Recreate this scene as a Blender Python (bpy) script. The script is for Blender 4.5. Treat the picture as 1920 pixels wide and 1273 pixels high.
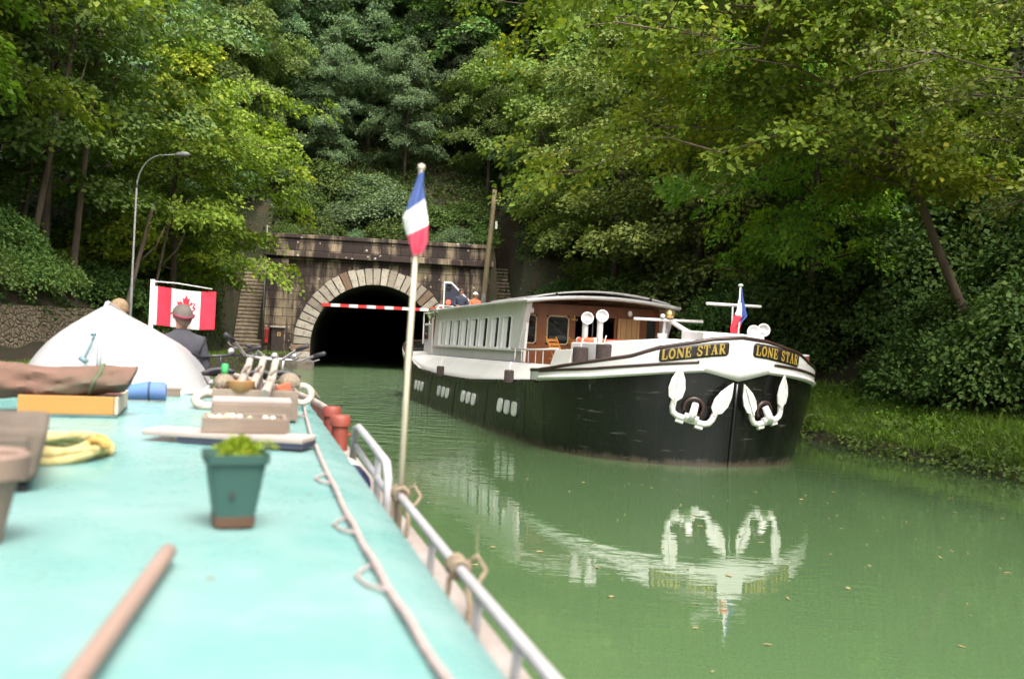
import bpy, bmesh, math, random
import numpy as np
from math import sin, cos, pi, radians, sqrt, atan2
from mathutils import Vector, Matrix
for _o in list(bpy.data.objects): bpy.data.objects.remove(_o)
scene = bpy.context.scene
COL = scene.collection
random.seed(7)

# ------------------------------------------------------------------ camera
EYE = Vector((0, 0, 2.2))
cam_d = bpy.data.cameras.new("camera")
cam = bpy.data.objects.new("camera", cam_d); COL.objects.link(cam)
PITCH, ROLL = radians(.353), radians(2.7)
_R0, _U0, _F = Vector((1, 0, 0)), Vector((0, sin(PITCH), cos(PITCH))), Vector((0, cos(PITCH), -sin(PITCH)))
_R = cos(ROLL) * _R0 + sin(ROLL) * _U0
_U = cos(ROLL) * _U0 - sin(ROLL) * _R0
_m = Matrix((_R, _U, -_F)).transposed().to_4x4(); _m.translation = EYE
cam.matrix_world = _m
cam_d.sensor_width = 36; cam_d.lens = 35.0
cam_d.clip_start = .05; cam_d.clip_end = 2000
cam_d.dof.use_dof = True; cam_d.dof.focus_distance = 19; cam_d.dof.aperture_fstop = 2.0
scene.camera = cam

# ------------------------------------------------------------------ sky, sun, exposure
world = bpy.data.worlds.new("World"); scene.world = world; world.use_nodes = True
_n = world.node_tree.nodes; _l = world.node_tree.links
_bg = _n["Background"]
_sky = _n.new("ShaderNodeTexSky"); _sky.sky_type = 'NISHITA'; _sky.sun_disc = False
SUN_EL, SUN_AZ = radians(60), radians(156)      # azimuth measured from +Y towards +X
_sky.sun_elevation = SUN_EL; _sky.sun_rotation = SUN_AZ
_sky.air_density = 1.0; _sky.dust_density = 6.0; _sky.ozone_density = 1.0
_hs = _n.new("ShaderNodeHueSaturation"); _hs.inputs["Saturation"].default_value = .35
_l.new(_sky.outputs[0], _hs.inputs["Color"]); _l.new(_hs.outputs[0], _bg.inputs[0])
_bg.inputs[1].default_value = .13
sun_d = bpy.data.lights.new("sun", 'SUN'); sun_d.energy = 1.5; sun_d.angle = radians(28); sun_d.color = (1, .95, .86)
sun = bpy.data.objects.new("sun", sun_d); COL.objects.link(sun)
_sd = Vector((sin(SUN_AZ) * cos(SUN_EL), cos(SUN_AZ) * cos(SUN_EL), sin(SUN_EL)))
sun.rotation_euler = (-_sd).to_track_quat('-Z', 'Y').to_euler()
vs = scene.view_settings
vs.view_transform = 'Standard'; vs.look = 'None'; vs.gamma = 1; vs.exposure = 1.62
scene.display_settings.display_device = 'sRGB'
cy = scene.cycles
cy.max_bounces = 7; cy.diffuse_bounces = 3; cy.glossy_bounces = 3; cy.transmission_bounces = 4; cy.transparent_max_bounces = 8
cy.sample_clamp_indirect = 4; cy.caustics_reflective = False; cy.caustics_refractive = False
cy.use_denoising = True

# ------------------------------------------------------------------ materials
_mats = {}
class NT:
    def __init__(s, m): s.t = m.node_tree; s.n = s.t.nodes; s.l = s.t.links
    def add(s, typ, **kw):
        x = s.n.new(typ)
        for k, v in kw.items(): setattr(x, k, v)
        return x
    def link(s, a, b): s.l.new(a, b)
    def math(s, op, a, b=None, clamp=False):
        x = s.add("ShaderNodeMath", operation=op); x.use_clamp = clamp
        for i, v in enumerate((a, b)):
            if v is None: continue
            if isinstance(v, (int, float)): x.inputs[i].default_value = v
            else: s.link(v, x.inputs[i])
        return x.outputs[0]
    def mix(s, f, a, b, mode='MIX'):
        x = s.add("ShaderNodeMix", data_type='RGBA', blend_type=mode)
        for k, v in ((0, f), (6, a), (7, b)):
            if isinstance(v, (int, float)): x.inputs[k].default_value = v
            elif isinstance(v, (tuple, list)): x.inputs[k].default_value = (*v[:3], 1)
            else: s.link(v, x.inputs[k])
        return x.outputs[2]
    def coord(s, kind="Object", scale=(1, 1, 1)):
        c = s.add("ShaderNodeTexCoord"); mp = s.add("ShaderNodeMapping"); mp.inputs["Scale"].default_value = scale
        s.link(c.outputs[kind], mp.inputs[0]); return mp.outputs[0]
    def noise(s, co, scale, detail=4, rough=.55):
        x = s.add("ShaderNodeTexNoise"); x.inputs["Scale"].default_value = scale
        x.inputs["Detail"].default_value = detail; x.inputs["Roughness"].default_value = rough
        s.link(co, x.inputs["Vector"]); return x.outputs["Fac"]
    def ramp(s, f, stops):
        x = s.add("ShaderNodeValToRGB"); e = x.color_ramp.elements
        while len(e) < len(stops): e.new(.5)
        for i, (p, c) in enumerate(stops):
            e[i].position = p; e[i].color = (*c, 1) if len(c) == 3 else c
        s.link(f, x.inputs[0]); return x.outputs[0]
    def step(s, f, lo, hi):
        return s.ramp(f, [(lo, (0, 0, 0)), (hi, (1, 1, 1))])
    def bump(s, h, strength=.3, dist=.02):
        b = s.add("ShaderNodeBump"); b.inputs["Strength"].default_value = strength; b.inputs["Distance"].default_value = dist
        s.link(h, b.inputs["Height"]); return b.outputs[0]

def newmat(name):
    m = bpy.data.materials.new(name); m.use_nodes = True
    t = NT(m); return m, t, t.n["Principled BSDF"]

def M(name, col=None, rough=.6, col2=None, scale=6, lo=.4, hi=.65, bump=0, bscale=None, metal=0, stretch=(1, 1, 1), grime=0, coat=0):
    if name in _mats: return _mats[name]
    m, t, b = newmat(name)
    col = tuple(col); col2 = tuple(col2) if col2 else tuple(c * .78 for c in col)
    co = t.coord(scale=stretch)
    f = t.noise(co, scale, 5)
    c = t.mix(t.step(f, lo, hi), col, col2)
    if grime:
        g = t.noise(t.coord(), scale * 5.3, 6, .7)
        c = t.mix(t.math('MULTIPLY', t.step(g, .5, .75), grime), c, tuple(x * .45 for x in col))
    t.link(c, b.inputs["Base Color"])
    b.inputs["Roughness"].default_value = rough; b.inputs["Metallic"].default_value = metal
    if coat: b.inputs["Coat Weight"].default_value = coat
    if bump:
        t.link(t.bump(t.noise(co, bscale or scale * 3, 6), bump), b.inputs["Normal"])
    _mats[name] = m; return m

def leaf_mat(name, dark, mid, light, trans=.4, seed=0):
    if name in _mats: return _mats[name]
    m, t, b = newmat(name)
    g = t.add("ShaderNodeNewGeometry"); oi = t.add("ShaderNodeObjectInfo")
    isl = t.ramp(g.outputs["Random Per Island"], [(0, dark), (.45, mid), (.85, light), (1, tuple(x * y for x, y in zip(light, (1.45, 1.2, .8))))])
    n1 = t.noise(t.coord(), .55, 2)
    c = t.mix(t.math('MULTIPLY', t.step(n1, .42, .62), .6), isl, tuple(light))
    h = t.add("ShaderNodeHueSaturation"); t.link(c, h.inputs["Color"])
    t.link(t.math('ADD', t.math('MULTIPLY', oi.outputs["Random"], .045), .475), h.inputs["Hue"])
    t.link(t.math('ADD', t.math('MULTIPLY', oi.outputs["Random"], .5), .75), h.inputs["Value"])
    b.inputs["Roughness"].default_value = .6; b.inputs["Specular IOR Level"].default_value = .18
    t.link(h.outputs[0], b.inputs["Base Color"])
    tr = t.add("ShaderNodeBsdfTranslucent"); tc = t.mix(1.0, h.outputs[0], (1.15, 1.3, .5), 'MULTIPLY'); t.link(tc, tr.inputs[0])
    mx = t.add("ShaderNodeMixShader"); mx.inputs[0].default_value = trans * .75
    t.link(b.outputs[0], mx.inputs[1]); t.link(tr.outputs[0], mx.inputs[2])
    t.link(mx.outputs[0], t.n["Material Output"].inputs[0])
    _mats[name] = m; return m

# ------------------------------------------------------------------ mesh helpers
class MB:
    """collects shapes into one mesh"""
    def __init__(s): s.v = []; s.f = []; s.mi = []
    def add(s, vs_, fs, mi=0):
        k = len(s.v); s.v += [tuple(p) for p in vs_]; s.f += [tuple(i + k for i in f) for f in fs]; s.mi += [mi] * len(fs); return s
    def box(s, c, d, rot=None, mi=0):
        x, y, z = d[0] / 2, d[1] / 2, d[2] / 2
        P = [Vector(p) for p in ((-x, -y, -z), (x, -y, -z), (x, y, -z), (-x, y, -z), (-x, -y, z), (x, -y, z), (x, y, z), (-x, y, z))]
        if rot is not None: P = [rot @ p for p in P]
        return s.add([p + Vector(c) for p in P], [(3, 2, 1, 0), (4, 5, 6, 7), (0, 1, 5, 4), (1, 2, 6, 5), (2, 3, 7, 6), (3, 0, 4, 7)], mi)
    def hexa(s, P, mi=0):
        return s.add(P, [(3, 2, 1, 0), (4, 5, 6, 7), (0, 1, 5, 4), (1, 2, 6, 5), (2, 3, 7, 6), (3, 0, 4, 7)], mi)
    def tube(s, path, r, n=8, closed=False, caps=True, mi=0):
        P = [Vector(p) for p in path]; N = len(P); rs = r if isinstance(r, (list, tuple)) else [r] * N
        vs_, fs = [], []; up = None
        for i in range(N):
            a = P[i - 1] if (i > 0 or closed) else P[i]; b = P[(i + 1) % N] if (i < N - 1 or closed) else P[i]
            d = (b - a).normalized()
            if up is None:
                up = Vector((0, 0, 1)) if abs(d.z) < .9 else Vector((1, 0, 0))
            u = up - d * up.dot(d); u.normalize(); w = d.cross(u); up = u
            for k in range(n):
                t = 2 * pi * k / n; vs_.append(P[i] + (u * cos(t) + w * sin(t)) * rs[i])
        M_ = N if closed else N - 1
        for i in range(M_):
            j = (i + 1) % N
            for k in range(n):
                l = (k + 1) % n; fs.append((i * n + k, i * n + l, j * n + l, j * n + k))
        if caps and not closed:
            fs.append(tuple(range(n - 1, -1, -1))); fs.append(tuple((N - 1) * n + k for k in range(n)))
        return s.add(vs_, fs, mi)
    def lathe(s, prof, c=(0, 0, 0), n=20, axis=None, mi=0):
        vs_, fs = [], []
        q = Vector((0, 0, 1)).rotation_difference(Vector(axis)) if axis is not None else None
        for r, z in prof:
            for k in range(n):
                t = 2 * pi * k / n; p = Vector((r * cos(t), r * sin(t), z))
                if q: p = q @ p
                vs_.append(p + Vector(c))
        m = len(prof)
        for i in range(m - 1):
            for k in range(n):
                l = (k + 1) % n; fs.append((i * n + k, i * n + l, (i + 1) * n + l, (i + 1) * n + k))
        fs.append(tuple(range(n - 1, -1, -1))); fs.append(tuple((m - 1) * n + k for k in range(n)))
        return s.add(vs_, fs, mi)
    def grid(s, fn, nu, nv, mi=0, mif=None):
        vs_ = [fn(i / nu, j / nv) for i in range(nu + 1) for j in range(nv + 1)]
        k0 = len(s.v); s.v += [tuple(p) for p in vs_]
        for i in range(nu):
            for j in range(nv):
                a = k0 + i * (nv + 1) + j
                s.f.append((a, a + nv + 1, a + nv + 2, a + 1)); s.mi.append(mif((i + .5) / nu, (j + .5) / nv) if mif else mi)
        return s
    def prism(s, poly, fn, mi=0):
        """poly in 2D, fn(x, y, k) -> point for k in (0, 1): extruded slab"""
        n = len(poly)
        vs_ = [fn(x, y, 0) for x, y in poly] + [fn(x, y, 1) for x, y in poly]
        fs = [tuple(range(n - 1, -1, -1)), tuple(range(n, 2 * n))] + [(i, (i + 1) % n, n + (i + 1) % n, n + i) for i in range(n)]
        return s.add(vs_, fs, mi)
    def build(s, name, mat, parent=None, smooth=None, bevel=0, solid=0, seg=2):
        me = bpy.data.meshes.new(name); me.from_pydata(s.v, [], s.f)
        mats = mat if isinstance(mat, (list, tuple)) else [mat]
        for m in mats: me.materials.append(m)
        if len(mats) > 1: me.polygons.foreach_set("material_index", s.mi)
        bm = bmesh.new(); bm.from_mesh(me)
        bmesh.ops.recalc_face_normals(bm, faces=bm.faces)
        bm.to_mesh(me); bm.free()
        if smooth: me.shade_smooth(); 
        o = bpy.data.objects.new(name, me); COL.objects.link(o)
        if smooth and smooth is not True:
            me.set_sharp_from_angle(angle=radians(smooth))
        if solid:
            md = o.modifiers.new("thickness", 'SOLIDIFY'); md.thickness = solid; md.offset = 0
        if bevel:
            md = o.modifiers.new("bevel", 'BEVEL'); md.width = bevel; md.segments = seg; md.limit_method = 'ANGLE'; md.angle_limit = radians(40)
        if parent is not None: o.parent = parent
        return o

def tag(o, label=None, cat=None, group=None, kind=None):
    if label: o["label"] = label
    if cat: o["category"] = cat
    if group: o["group"] = group
    if kind: o["kind"] = kind
    return o

def thing(name, label, cat, loc=(0, 0, 0), rz=0, group=None):
    o = bpy.data.objects.new(name, None); COL.objects.link(o); o.location = loc; o.rotation_euler = (0, 0, rz)
    o.empty_display_size = .2
    return tag(o, label, cat, group)

def copy_tree(o, parent=None, label=None):
    c = o.copy(); COL.objects.link(c)
    if parent is not None: c.parent = parent
    if label: c["label"] = label
    for ch in list(o.children): copy_tree(ch, c)
    return c

def skin(name, pts, edges, rad, mat, parent, sub=2, root=0):
    me = bpy.data.meshes.new(name); me.from_pydata(pts, edges, []); me.materials.append(mat)
    o = bpy.data.objects.new(name, me); COL.objects.link(o); o.parent = parent
    sk = o.modifiers.new("skin", 'SKIN'); sk.use_smooth_shade = True
    lay = me.skin_vertices[0].data if me.skin_vertices else None
    if lay is None:
        bm = bmesh.new(); bm.from_mesh(me); bm.verts.layers.skin.verify(); bm.to_mesh(me); bm.free(); lay = me.skin_vertices[0].data
    for i, r in enumerate(rad):
        lay[i].radius = r if isinstance(r, tuple) else (r, r); lay[i].use_root = (i == root)
    sb = o.modifiers.new("smooth", 'SUBSURF'); sb.levels = sub; sb.render_levels = sub
    return o
# ------------------------------------------------------------------ setting: frame of the tunnel portal (x along the wall, y into the hill)
PW = Vector((-9.634, 50.081, 0)); PPH = radians(8)
PD, PN = Vector((cos(PPH), sin(PPH), 0)), Vector((-sin(PPH), cos(PPH), 0))
def p2w(pt, pn, z=0): return PW + PD * pt + PN * pn + Vector((0, 0, z))
def w2p(x, y): q = Vector((x, y, 0)) - PW; return q.dot(PD), q.dot(PN)
def interp(x, tab):
    if x <= tab[0][0]: return tab[0][1]
    for (a, b), (c, d) in zip(tab, tab[1:]):
        if x <= c: return b + (d - b) * (x - a) / (c - a)
    return tab[-1][1]
RE = [(-90, 16.5), (-45, 15), (-35, 14), (-28.6, 12.7), (-20, 10.6), (-10, 8), (-1, 5.95), (0, 5.9)]
LE = [(-90, -4.5), (-14, -4.4), (-6, -2.6), (-2, -1.2), (-.3, -.55), (0, -.5)]
_rn = np.random.RandomState(3)
_ph = _rn.rand(14) * 6.28; _dx = _rn.randn(14, 2)
def lump(x, y, s=1.0):
    return sum(sin(_dx[i][0] * x * s * .6 + _dx[i][1] * y * s * .6 + _ph[i]) for i in range(14)) / 14
def sstep(a, b, x):
    t = min(1, max(0, (x - a) / (b - a))); return t * t * (3 - 2 * t)
LWALL = -7.35
def ground(pt, pn):
    """height of the land at portal coordinates"""
    l, r = interp(pn, LE), interp(pn, RE)
    dl, dr = l - pt, pt - r
    hill = None
    if pn > .5:
        hill = 6.0 + .72 * (pn - .9)
        if -4.45 < pt < -2.8: hill = min(hill, .3 + 1.3 * pn + (pn > 4) * 6)
    zl = zr = -1.3
    if dl > 0:
        zl = -.3 + 1.0 * sstep(0, .35, dl)
        if pt < LWALL: zl = 2.05 + .72 * (LWALL - pt)
        e = .7 + 1.25 * (pn + 4.2 + .6 * lump(pt, pn, 3))
        if pt < -4.4 and pn > -4.5: zl = max(zl, min(e, 6 + .7 * (pn - .5)) if pn < .5 else e if e < 6 else 6 + .7 * pn)
        zl += .18 * lump(pt, pn, 1.5) * (1 if pt < LWALL else .15)
    if dr > 0:
        zr = -.35 + .55 * sstep(0, .45, dr) + .52 * sstep(.3, 3.0, dr)
        if dr > 3.2: zr += .78 * (dr - 3.2)
        if pn > -3 and dr > 3.4: zr = max(zr, .9 + 1.3 * (pn + 2.6) if pt > 10.2 else -9)
        if pn > -3 and pt < 10.2: zr = min(zr, 1.0)
        zr += .16 * lump(pt, pn, 1.5) * sstep(.5, 3, dr)
    z = max(zl, zr)
    if hill is not None: z = max(z, hill)
    if pn > 0.5 and -4.45 < pt < -2.8: z = min(z, .4 + 1.25 * pn) if pn < 4.3 else z
    if pn > 0.5 and 9.0 < pt < 10.2: z = min(z, .7 + 1.0 * pn) if pn < 5.2 else z
    if abs(pt - 2.67) > 0 and z > 30: z = 30 + (z - 30) * .3
    return z
def ground_w(x, y): return ground(*w2p(x, y))

# terrain sheet (denser where it is near)
def axis(a, b, fine):
    out = [a]
    while out[-1] < b:
        x = out[-1]; out.append(x + fine(x))
    return out
xs = axis(-70, 80, lambda x: .4 if -9 < x < 22 else 2.2)
ys = axis(-75, 75, lambda y: .45 if -48 < y < 8 else 2.2)
m_ground, t, b = newmat("woodland_soil")
co = t.coord(); f1 = t.noise(co, .7, 6); f2 = t.noise(co, 9, 6, .7)
c = t.mix(t.step(f1, .42, .6), (.022, .030, .010), (.050, .032, .018))
c = t.mix(t.step(f2, .55, .75), c, (.075, .05, .026))
t.link(c, b.inputs["Base Color"]); b.inputs["Roughness"].default_value = .95
t.link(t.bump(f2, .8, .08), b.inputs["Normal"])
mb = MB()
Z = [[ground(x, y) for y in ys] for x in xs]
for i, x in enumerate(xs):
    for j, y in enumerate(ys): mb.v.append((x, y, Z[i][j]))
for i in range(len(xs) - 1):
    for j in range(len(ys) - 1):
        xm, ym = (xs[i] + xs[i + 1]) / 2, (ys[j] + ys[j + 1]) / 2
        if -2.9 < xm < 8.6 and -.5 < ym < .95: continue          # the portal wall stands in this gap
        n_ = len(ys); mb.f.append((i * n_ + j, (i + 1) * n_ + j, (i + 1) * n_ + j + 1, i * n_ + j + 1)); mb.mi.append(0)
terrain = mb.build("terrain", m_ground, smooth=True); terrain.location = PW; terrain.rotation_euler = (0, 0, PPH)
tag(terrain, kind="structure")

# canal water
m_water, t, b = newmat("canal_water")
geo = t.add("ShaderNodeNewGeometry"); pos = geo.outputs["Position"]
def mapped(sc, rot=0):
    mp = t.add("ShaderNodeMapping"); mp.inputs["Scale"].default_value = sc; mp.inputs["Rotation"].default_value = (0, 0, rot); t.link(pos, mp.inputs[0]); return mp.outputs[0]
sep = t.add("ShaderNodeSeparateXYZ"); t.link(pos, sep.inputs[0])
# wake mask: strong beside and behind the passing barge, calm in the foreground
v = t.math('ADD', t.math('MULTIPLY', sep.outputs[1], .30), t.math('MULTIPLY', sep.outputs[0], -.62))
wake = t.ramp(t.math('MULTIPLY', t.math('SUBTRACT', v, 4.3), .16, True), [(0, (.009,) * 3), (.22, (.06,) * 3), (.5, (.45,) * 3), (1, (1,) * 3)])
n1 = t.noise(mapped((1.1, 2.6, 1), .3), 1.0, 3); n2 = t.noise(mapped((1.0, 2.3, 1), .1), 3.2, 3)
hgt = t.math('ADD', t.math('MULTIPLY', n1, 1.0), t.math('MULTIPLY', n2, .35))
bp = t.add("ShaderNodeBump"); bp.inputs["Distance"].default_value = .42; t.link(hgt, bp.inputs["Height"]); t.link(wake, bp.inputs["Strength"])
t.link(bp.outputs[0], b.inputs["Normal"])
c = t.mix(t.noise(mapped((.25, .25, 1)), 1, 3), (.068, .124, .050), (.084, .140, .060))
t.link(c, b.inputs["Base Color"]); b.inputs["Roughness"].default_value = .02; b.inputs["IOR"].default_value = 1.33; b.inputs["Coat Weight"].default_value = .85; b.inputs["Coat IOR"].default_value = 1.33; b.inputs["Coat Roughness"].default_value = .015; t.link(bp.outputs[0], b.inputs["Coat Normal"])
mb = MB(); mb.add([(-80, -80, 0), (90, -80, 0), (90, 140, 0), (-80, 140, 0)], [(0, 1, 2, 3)])
water = mb.build("canal_water", m_water); tag(water, kind="structure")

# fallen leaves afloat
m_fl = M("fallen_leaf", (.24, .17, .07), .7, (.20, .20, .08), 3)
mb = MB(); rr = random.Random(5)
for k in range(170):
    x, y = rr.uniform(.9, 9.5), rr.uniform(3.3, 17.5)
    if rr.random() < .35: x, y = rr.uniform(-1, 7), rr.uniform(8, 17)
    if x > 8.6 + (17.5 - y) * .3 or (x - .5) < (-.255 / .967) * y * 1 + 1.2: continue
    if y > 15.4 and x < 6: continue
    s = rr.choice((.012, .015, .02, .024, .034)) * rr.uniform(.8, 1.2); a = rr.uniform(0, 6.28); el = rr.uniform(.3, 1.0)
    P = []
    for q in range(6):
        tt = q / 6 * 2 * pi; rad = s * (1 if q % 3 else 1.35)
        px_, py_ = rad * cos(tt), rad * el * sin(tt)
        P.append((x + px_ * cos(a) - py_ * sin(a), y + px_ * sin(a) + py_ * cos(a), .006 + .008 * rr.random() * (q % 2)))
    mb.add(P, [tuple(range(6))])
tag(mb.build("floating_leaves", m_fl), "scattered yellow brown fallen leaves floating on the green canal", "leaves", kind="stuff")

# ------------------------------------------------------------------ portal
m_stone, t, b = newmat("weathered_ashlar")
co = t.coord(); cs = t.coord(scale=(1.0, 1.0, .16))
bk = t.add("ShaderNodeTexBrick"); mp = t.add("ShaderNodeMapping"); mp.inputs["Rotation"].default_value = (radians(90), 0, 0)
tc = t.add("ShaderNodeTexCoord"); t.link(tc.outputs["Object"], mp.inputs[0]); t.link(mp.outputs[0], bk.inputs["Vector"])
bk.inputs["Scale"].default_value = 1; bk.inputs["Brick Width"].default_value = .95; bk.inputs["Row Height"].default_value = .42; bk.inputs["Mortar Size"].default_value = .02
bk.inputs["Color1"].default_value = (1, 1, 1, 1); bk.inputs["Color2"].default_value = (.45, .45, .45, 1); bk.inputs["Mortar"].default_value = (.12, .12, .12, 1)
st = t.noise(cs, 1.35, 7, .62); bl = t.noise(co, .55, 5); fine = t.noise(co, 14, 6, .7)
mask = t.step(t.math('ADD', t.math('MULTIPLY', st, .75), t.math('MULTIPLY', bl, .3)), .515, .62)
c = t.mix(mask, (.036, .022, .019), (.40, .31, .20))
c = t.mix(t.math('MULTIPLY', t.step(fine, .45, .7), .55), c, (.085, .055, .035))
c = t.mix(.85, c, t.mix(1.0, c, bk.outputs["Color"], 'MULTIPLY'))
lich = t.add("ShaderNodeTexVoronoi"); lich.inputs["Scale"].default_value = 2.6; t.link(co, lich.inputs["Vector"])
c = t.mix(t.math('MULTIPLY', t.math('LESS_THAN', lich.outputs["Distance"], .14), t.step(t.noise(co, 1.1, 3), .48, .55)), c, (.5, .44, .36))
t.link(c, b.inputs["Base Color"]); b.inputs["Roughness"].default_value = .9
t.link(t.bump(t.math('ADD', fine, bk.outputs["Fac"]), .6, .03), b.inputs["Normal"])
m_vous, t, b = newmat("arch_stone")
g = t.add("ShaderNodeNewGeometry"); co = t.coord()
c = t.ramp(g.outputs["Random Per Island"], [(0, (.13, .10, .08)), (.2, (.30, .26, .205)), (.55, (.36, .32, .26)), (.84, (.44, .39, .32)), (.93, (.22, .12, .065)), (1, (.15, .10, .065))])
c = t.mix(t.math('MULTIPLY', t.step(t.noise(co, 5, 7, .7), .5, .68), .7), c, (.09, .07, .055))
t.link(c, b.inputs["Base Color"]); b.inputs["Roughness"].default_value = .9; t.link(t.bump(t.noise(co, 11, 5), .5, .03), b.inputs["Normal"])
m_bore = M("sooty_brick", (.10, .085, .075), .95, (.06, .05, .045), 3, bump=.4)
m_iron = M("dark_iron", (.03, .03, .032), .6, (.055, .04, .03), 8, bump=.1)
m_galv = M("galvanised_steel", (.27, .28, .28), .5, (.20, .21, .215), 9, metal=.3)
m_red = M("red_paint", (.62, .03, .03), .4, (.48, .025, .025), 5, grime=.3)
m_white = M("white_paint", (.78, .76, .72), .4, (.70, .68, .64), 2.5)

portal = thing("tunnel_portal", "dark stained stone tunnel portal with pale arch ring at the canal end", "tunnel", PW, PPH)
CX0, CZ0, RI, RO = 2.67, 1.15, 3.19, 4.0
mb = MB(); X0, X1, ZT, Dp = -2.78, 8.4, 5.5, 1.15
NA = 36
def arc(r, k): a = pi - pi * k / NA; return CX0 + r * cos(a), CZ0 + r * sin(a)
mb.box(((X0 + CX0 - RI) / 2, Dp / 2, (CZ0 - 1.4) / 2), (CX0 - RI - X0, Dp, CZ0 + 1.4))
mb.box(((X1 + CX0 + RI) / 2, Dp / 2, (CZ0 - 1.4) / 2), (X1 - CX0 - RI, Dp, CZ0 + 1.4))
for k in range(NA):
    (xa, za), (xb, zb) = arc(RI, k), arc(RI, k + 1)
    mb.hexa([(xa, 0, za), (xb, 0, zb), (xb, Dp, zb), (xa, Dp, za), (xa, 0, ZT), (xb, 0, ZT), (xb, Dp, ZT), (xa, Dp, ZT)])
mb.box(((X0 + CX0 - RI) / 2, Dp / 2, (CZ0 + ZT) / 2), (CX0 - RI - X0, Dp, ZT - CZ0))
mb.box(((X1 + CX0 + RI) / 2, Dp / 2, (CZ0 + ZT) / 2), (X1 - CX0 - RI, Dp, ZT - CZ0))
mb.build("wall", m_stone, portal)
mb = MB()
nv = 29
for k in range(nv):
    a0, a1 = pi - pi * (k + .07) / nv, pi - pi * (k + .93) / nv
    ri, ro, y0 = RI - .02, RO + random.uniform(-.03, .05), -.07 - random.random() * .03
    P = []
    for y in (y0, .3):
        P += [(CX0 + ri * cos(a0), y, CZ0 + ri * sin(a0)), (CX0 + ri * cos(a1), y, CZ0 + ri * sin(a1)), (CX0 + ro * cos(a1), y, CZ0 + ro * sin(a1)), (CX0 + ro * cos(a0), y, CZ0 + ro * sin(a0))]
    mb.hexa(P)
for sgn in (-1, 1):
    for k in range(5):
        w = .8 if k % 2 else .95
        mb.box((CX0 + sgn * (RI + w / 2 - .02), .11, CZ0 - .17 - k * .33), (w, .38, .305))
mb.build("arch_ring", m_vous, portal, bevel=.015)
mb = MB(); mb.box(((X0 + X1) / 2, .35, 5.66), (X1 - X0 + .3, 1.3, .30)); mb.box(((X0 + X1) / 2, .40, 5.44), (X1 - X0 + .1, 1.05, .12))
mb.build("cornice", m_stone, portal, bevel=.03)
mb = MB(); mb.box(((X0 + X1) / 2, .45, 6.14), (X1 - X0, .8, .64)); mb.box(((X0 + X1) / 2, .45, 6.56), (X1 - X0 + .14, .95, .2))
mb.build("parapet", m_stone, portal, bevel=.03)
for xa, xb in ((-2.78, -1.72), (7.4, 8.4)):
    mb = MB(); mb.box(((xa + xb) / 2, -.09, 2.2), (xb - xa, .18, 6.35)); mb.box(((xa + xb) / 2, -.11, .2), (xb - xa + .12, .26, 1.2)); mb.build("pilaster", m_stone, portal, bevel=.02)
mb = MB(); L = 70
for k in range(NA):
    (xa, za), (xb, zb) = arc(RI + .02, k), arc(RI + .02, k + 1)
    mb.add([(xa, Dp - .02, za), (xb, Dp - .02, zb), (xb, L, zb), (xa, L, za)], [(0, 1, 2, 3)])
for sx in (-1, 1):
    x = CX0 + sx * (RI + .02); mb.add([(x, Dp - .02, -1.4), (x, L, -1.4), (x, L, CZ0), (x, Dp - .02, CZ0)], [(0, 1, 2, 3)])
mb.add([(CX0 + RI * 1.05 * cos(pi * k / 18), L, CZ0 + RI * 1.05 * sin(pi * k / 18)) for k in range(19)] + [(CX0 - RI * 1.05, L, -1.4), (CX0 + RI * 1.05, L, -1.4)], [tuple(range(21))])
mb.build("tunnel_bore", m_bore, portal)

def on_portal(name, label, cat): return thing(name, label, cat, PW, PPH)
# striped height bar
o = on_portal("height_bar", "red and white striped height bar across the tunnel mouth", "barrier")
mb = MB(); n_ = 12; xa, xb = .02, 5.35
for k in range(n_):
    mb.box((xa + (k + .5) * (xb - xa) / n_, -.22, 3.19), ((xb - xa) / n_, .05, .15), mi=k % 2)
mb.build("bar", [m_red, m_white], o)
for x in (.12, 5.28): mb = MB(); mb.box((x, -.1, 3.19), (.06, .2, .1)); mb.build("bracket", m_iron, o)
# traffic signal
o = on_portal("canal_signal", "dark signal panel with white border and one red lamp beside the tunnel arch", "signal")
pts = [(6.05, 3.40), (7.62, 3.40), (7.62, 3.58), (6.46, 4.66), (6.05, 4.66)]
mb = MB(); mb.prism(pts, lambda x, z, k: (x, -.42 + .04 * k, z)); mb.build("border", m_white, o, bevel=.01)
cx, cz = 6.62, 3.95
mb = MB(); mb.prism([(6.12, 3.47), (7.52, 3.47), (7.52, 3.55), (6.43, 4.58), (6.12, 4.58)], lambda x, z, k: (x, -.434 + .01 * k, z)); mb.build("panel", M("signal_panel", (.035, .035, .06), .5), o)
m_lit = bpy.data.materials.new("red_lamp"); m_lit.use_nodes = True
_b = m_lit.node_tree.nodes["Principled BSDF"]; _b.inputs["Base Color"].default_value = (.7, .03, .02, 1); _b.inputs["Emission Color"].default_value = (1, .08, .04, 1); _b.inputs["Emission Strength"].default_value = 1.2
m_blk = M("black_rubber", (.022, .020, .020), .6, (.035, .03, .028), 12, bump=.2)
mb = MB(); mb.lathe([(.13, 0), (.13, .03), (.05, .05)], (6.32, -.43, 3.62), 18, (0, -1, 0)); mb.build("lit_lamp", m_lit, o)
mb = MB(); mb.lathe([(.13, 0), (.13, .09), (.11, .09), (.10, .02)], (6.32, -.43, 4.42), 18, (0, -1, 0)); mb.build("unlit_lamp", m_blk, o)
for x, z in ((6.5, 3.7), (7.2, 3.5)): mb = MB(); mb.box((x, -.2, z), (.06, .4, .06)); mb.build("bracket", m_iron, o)
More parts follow.
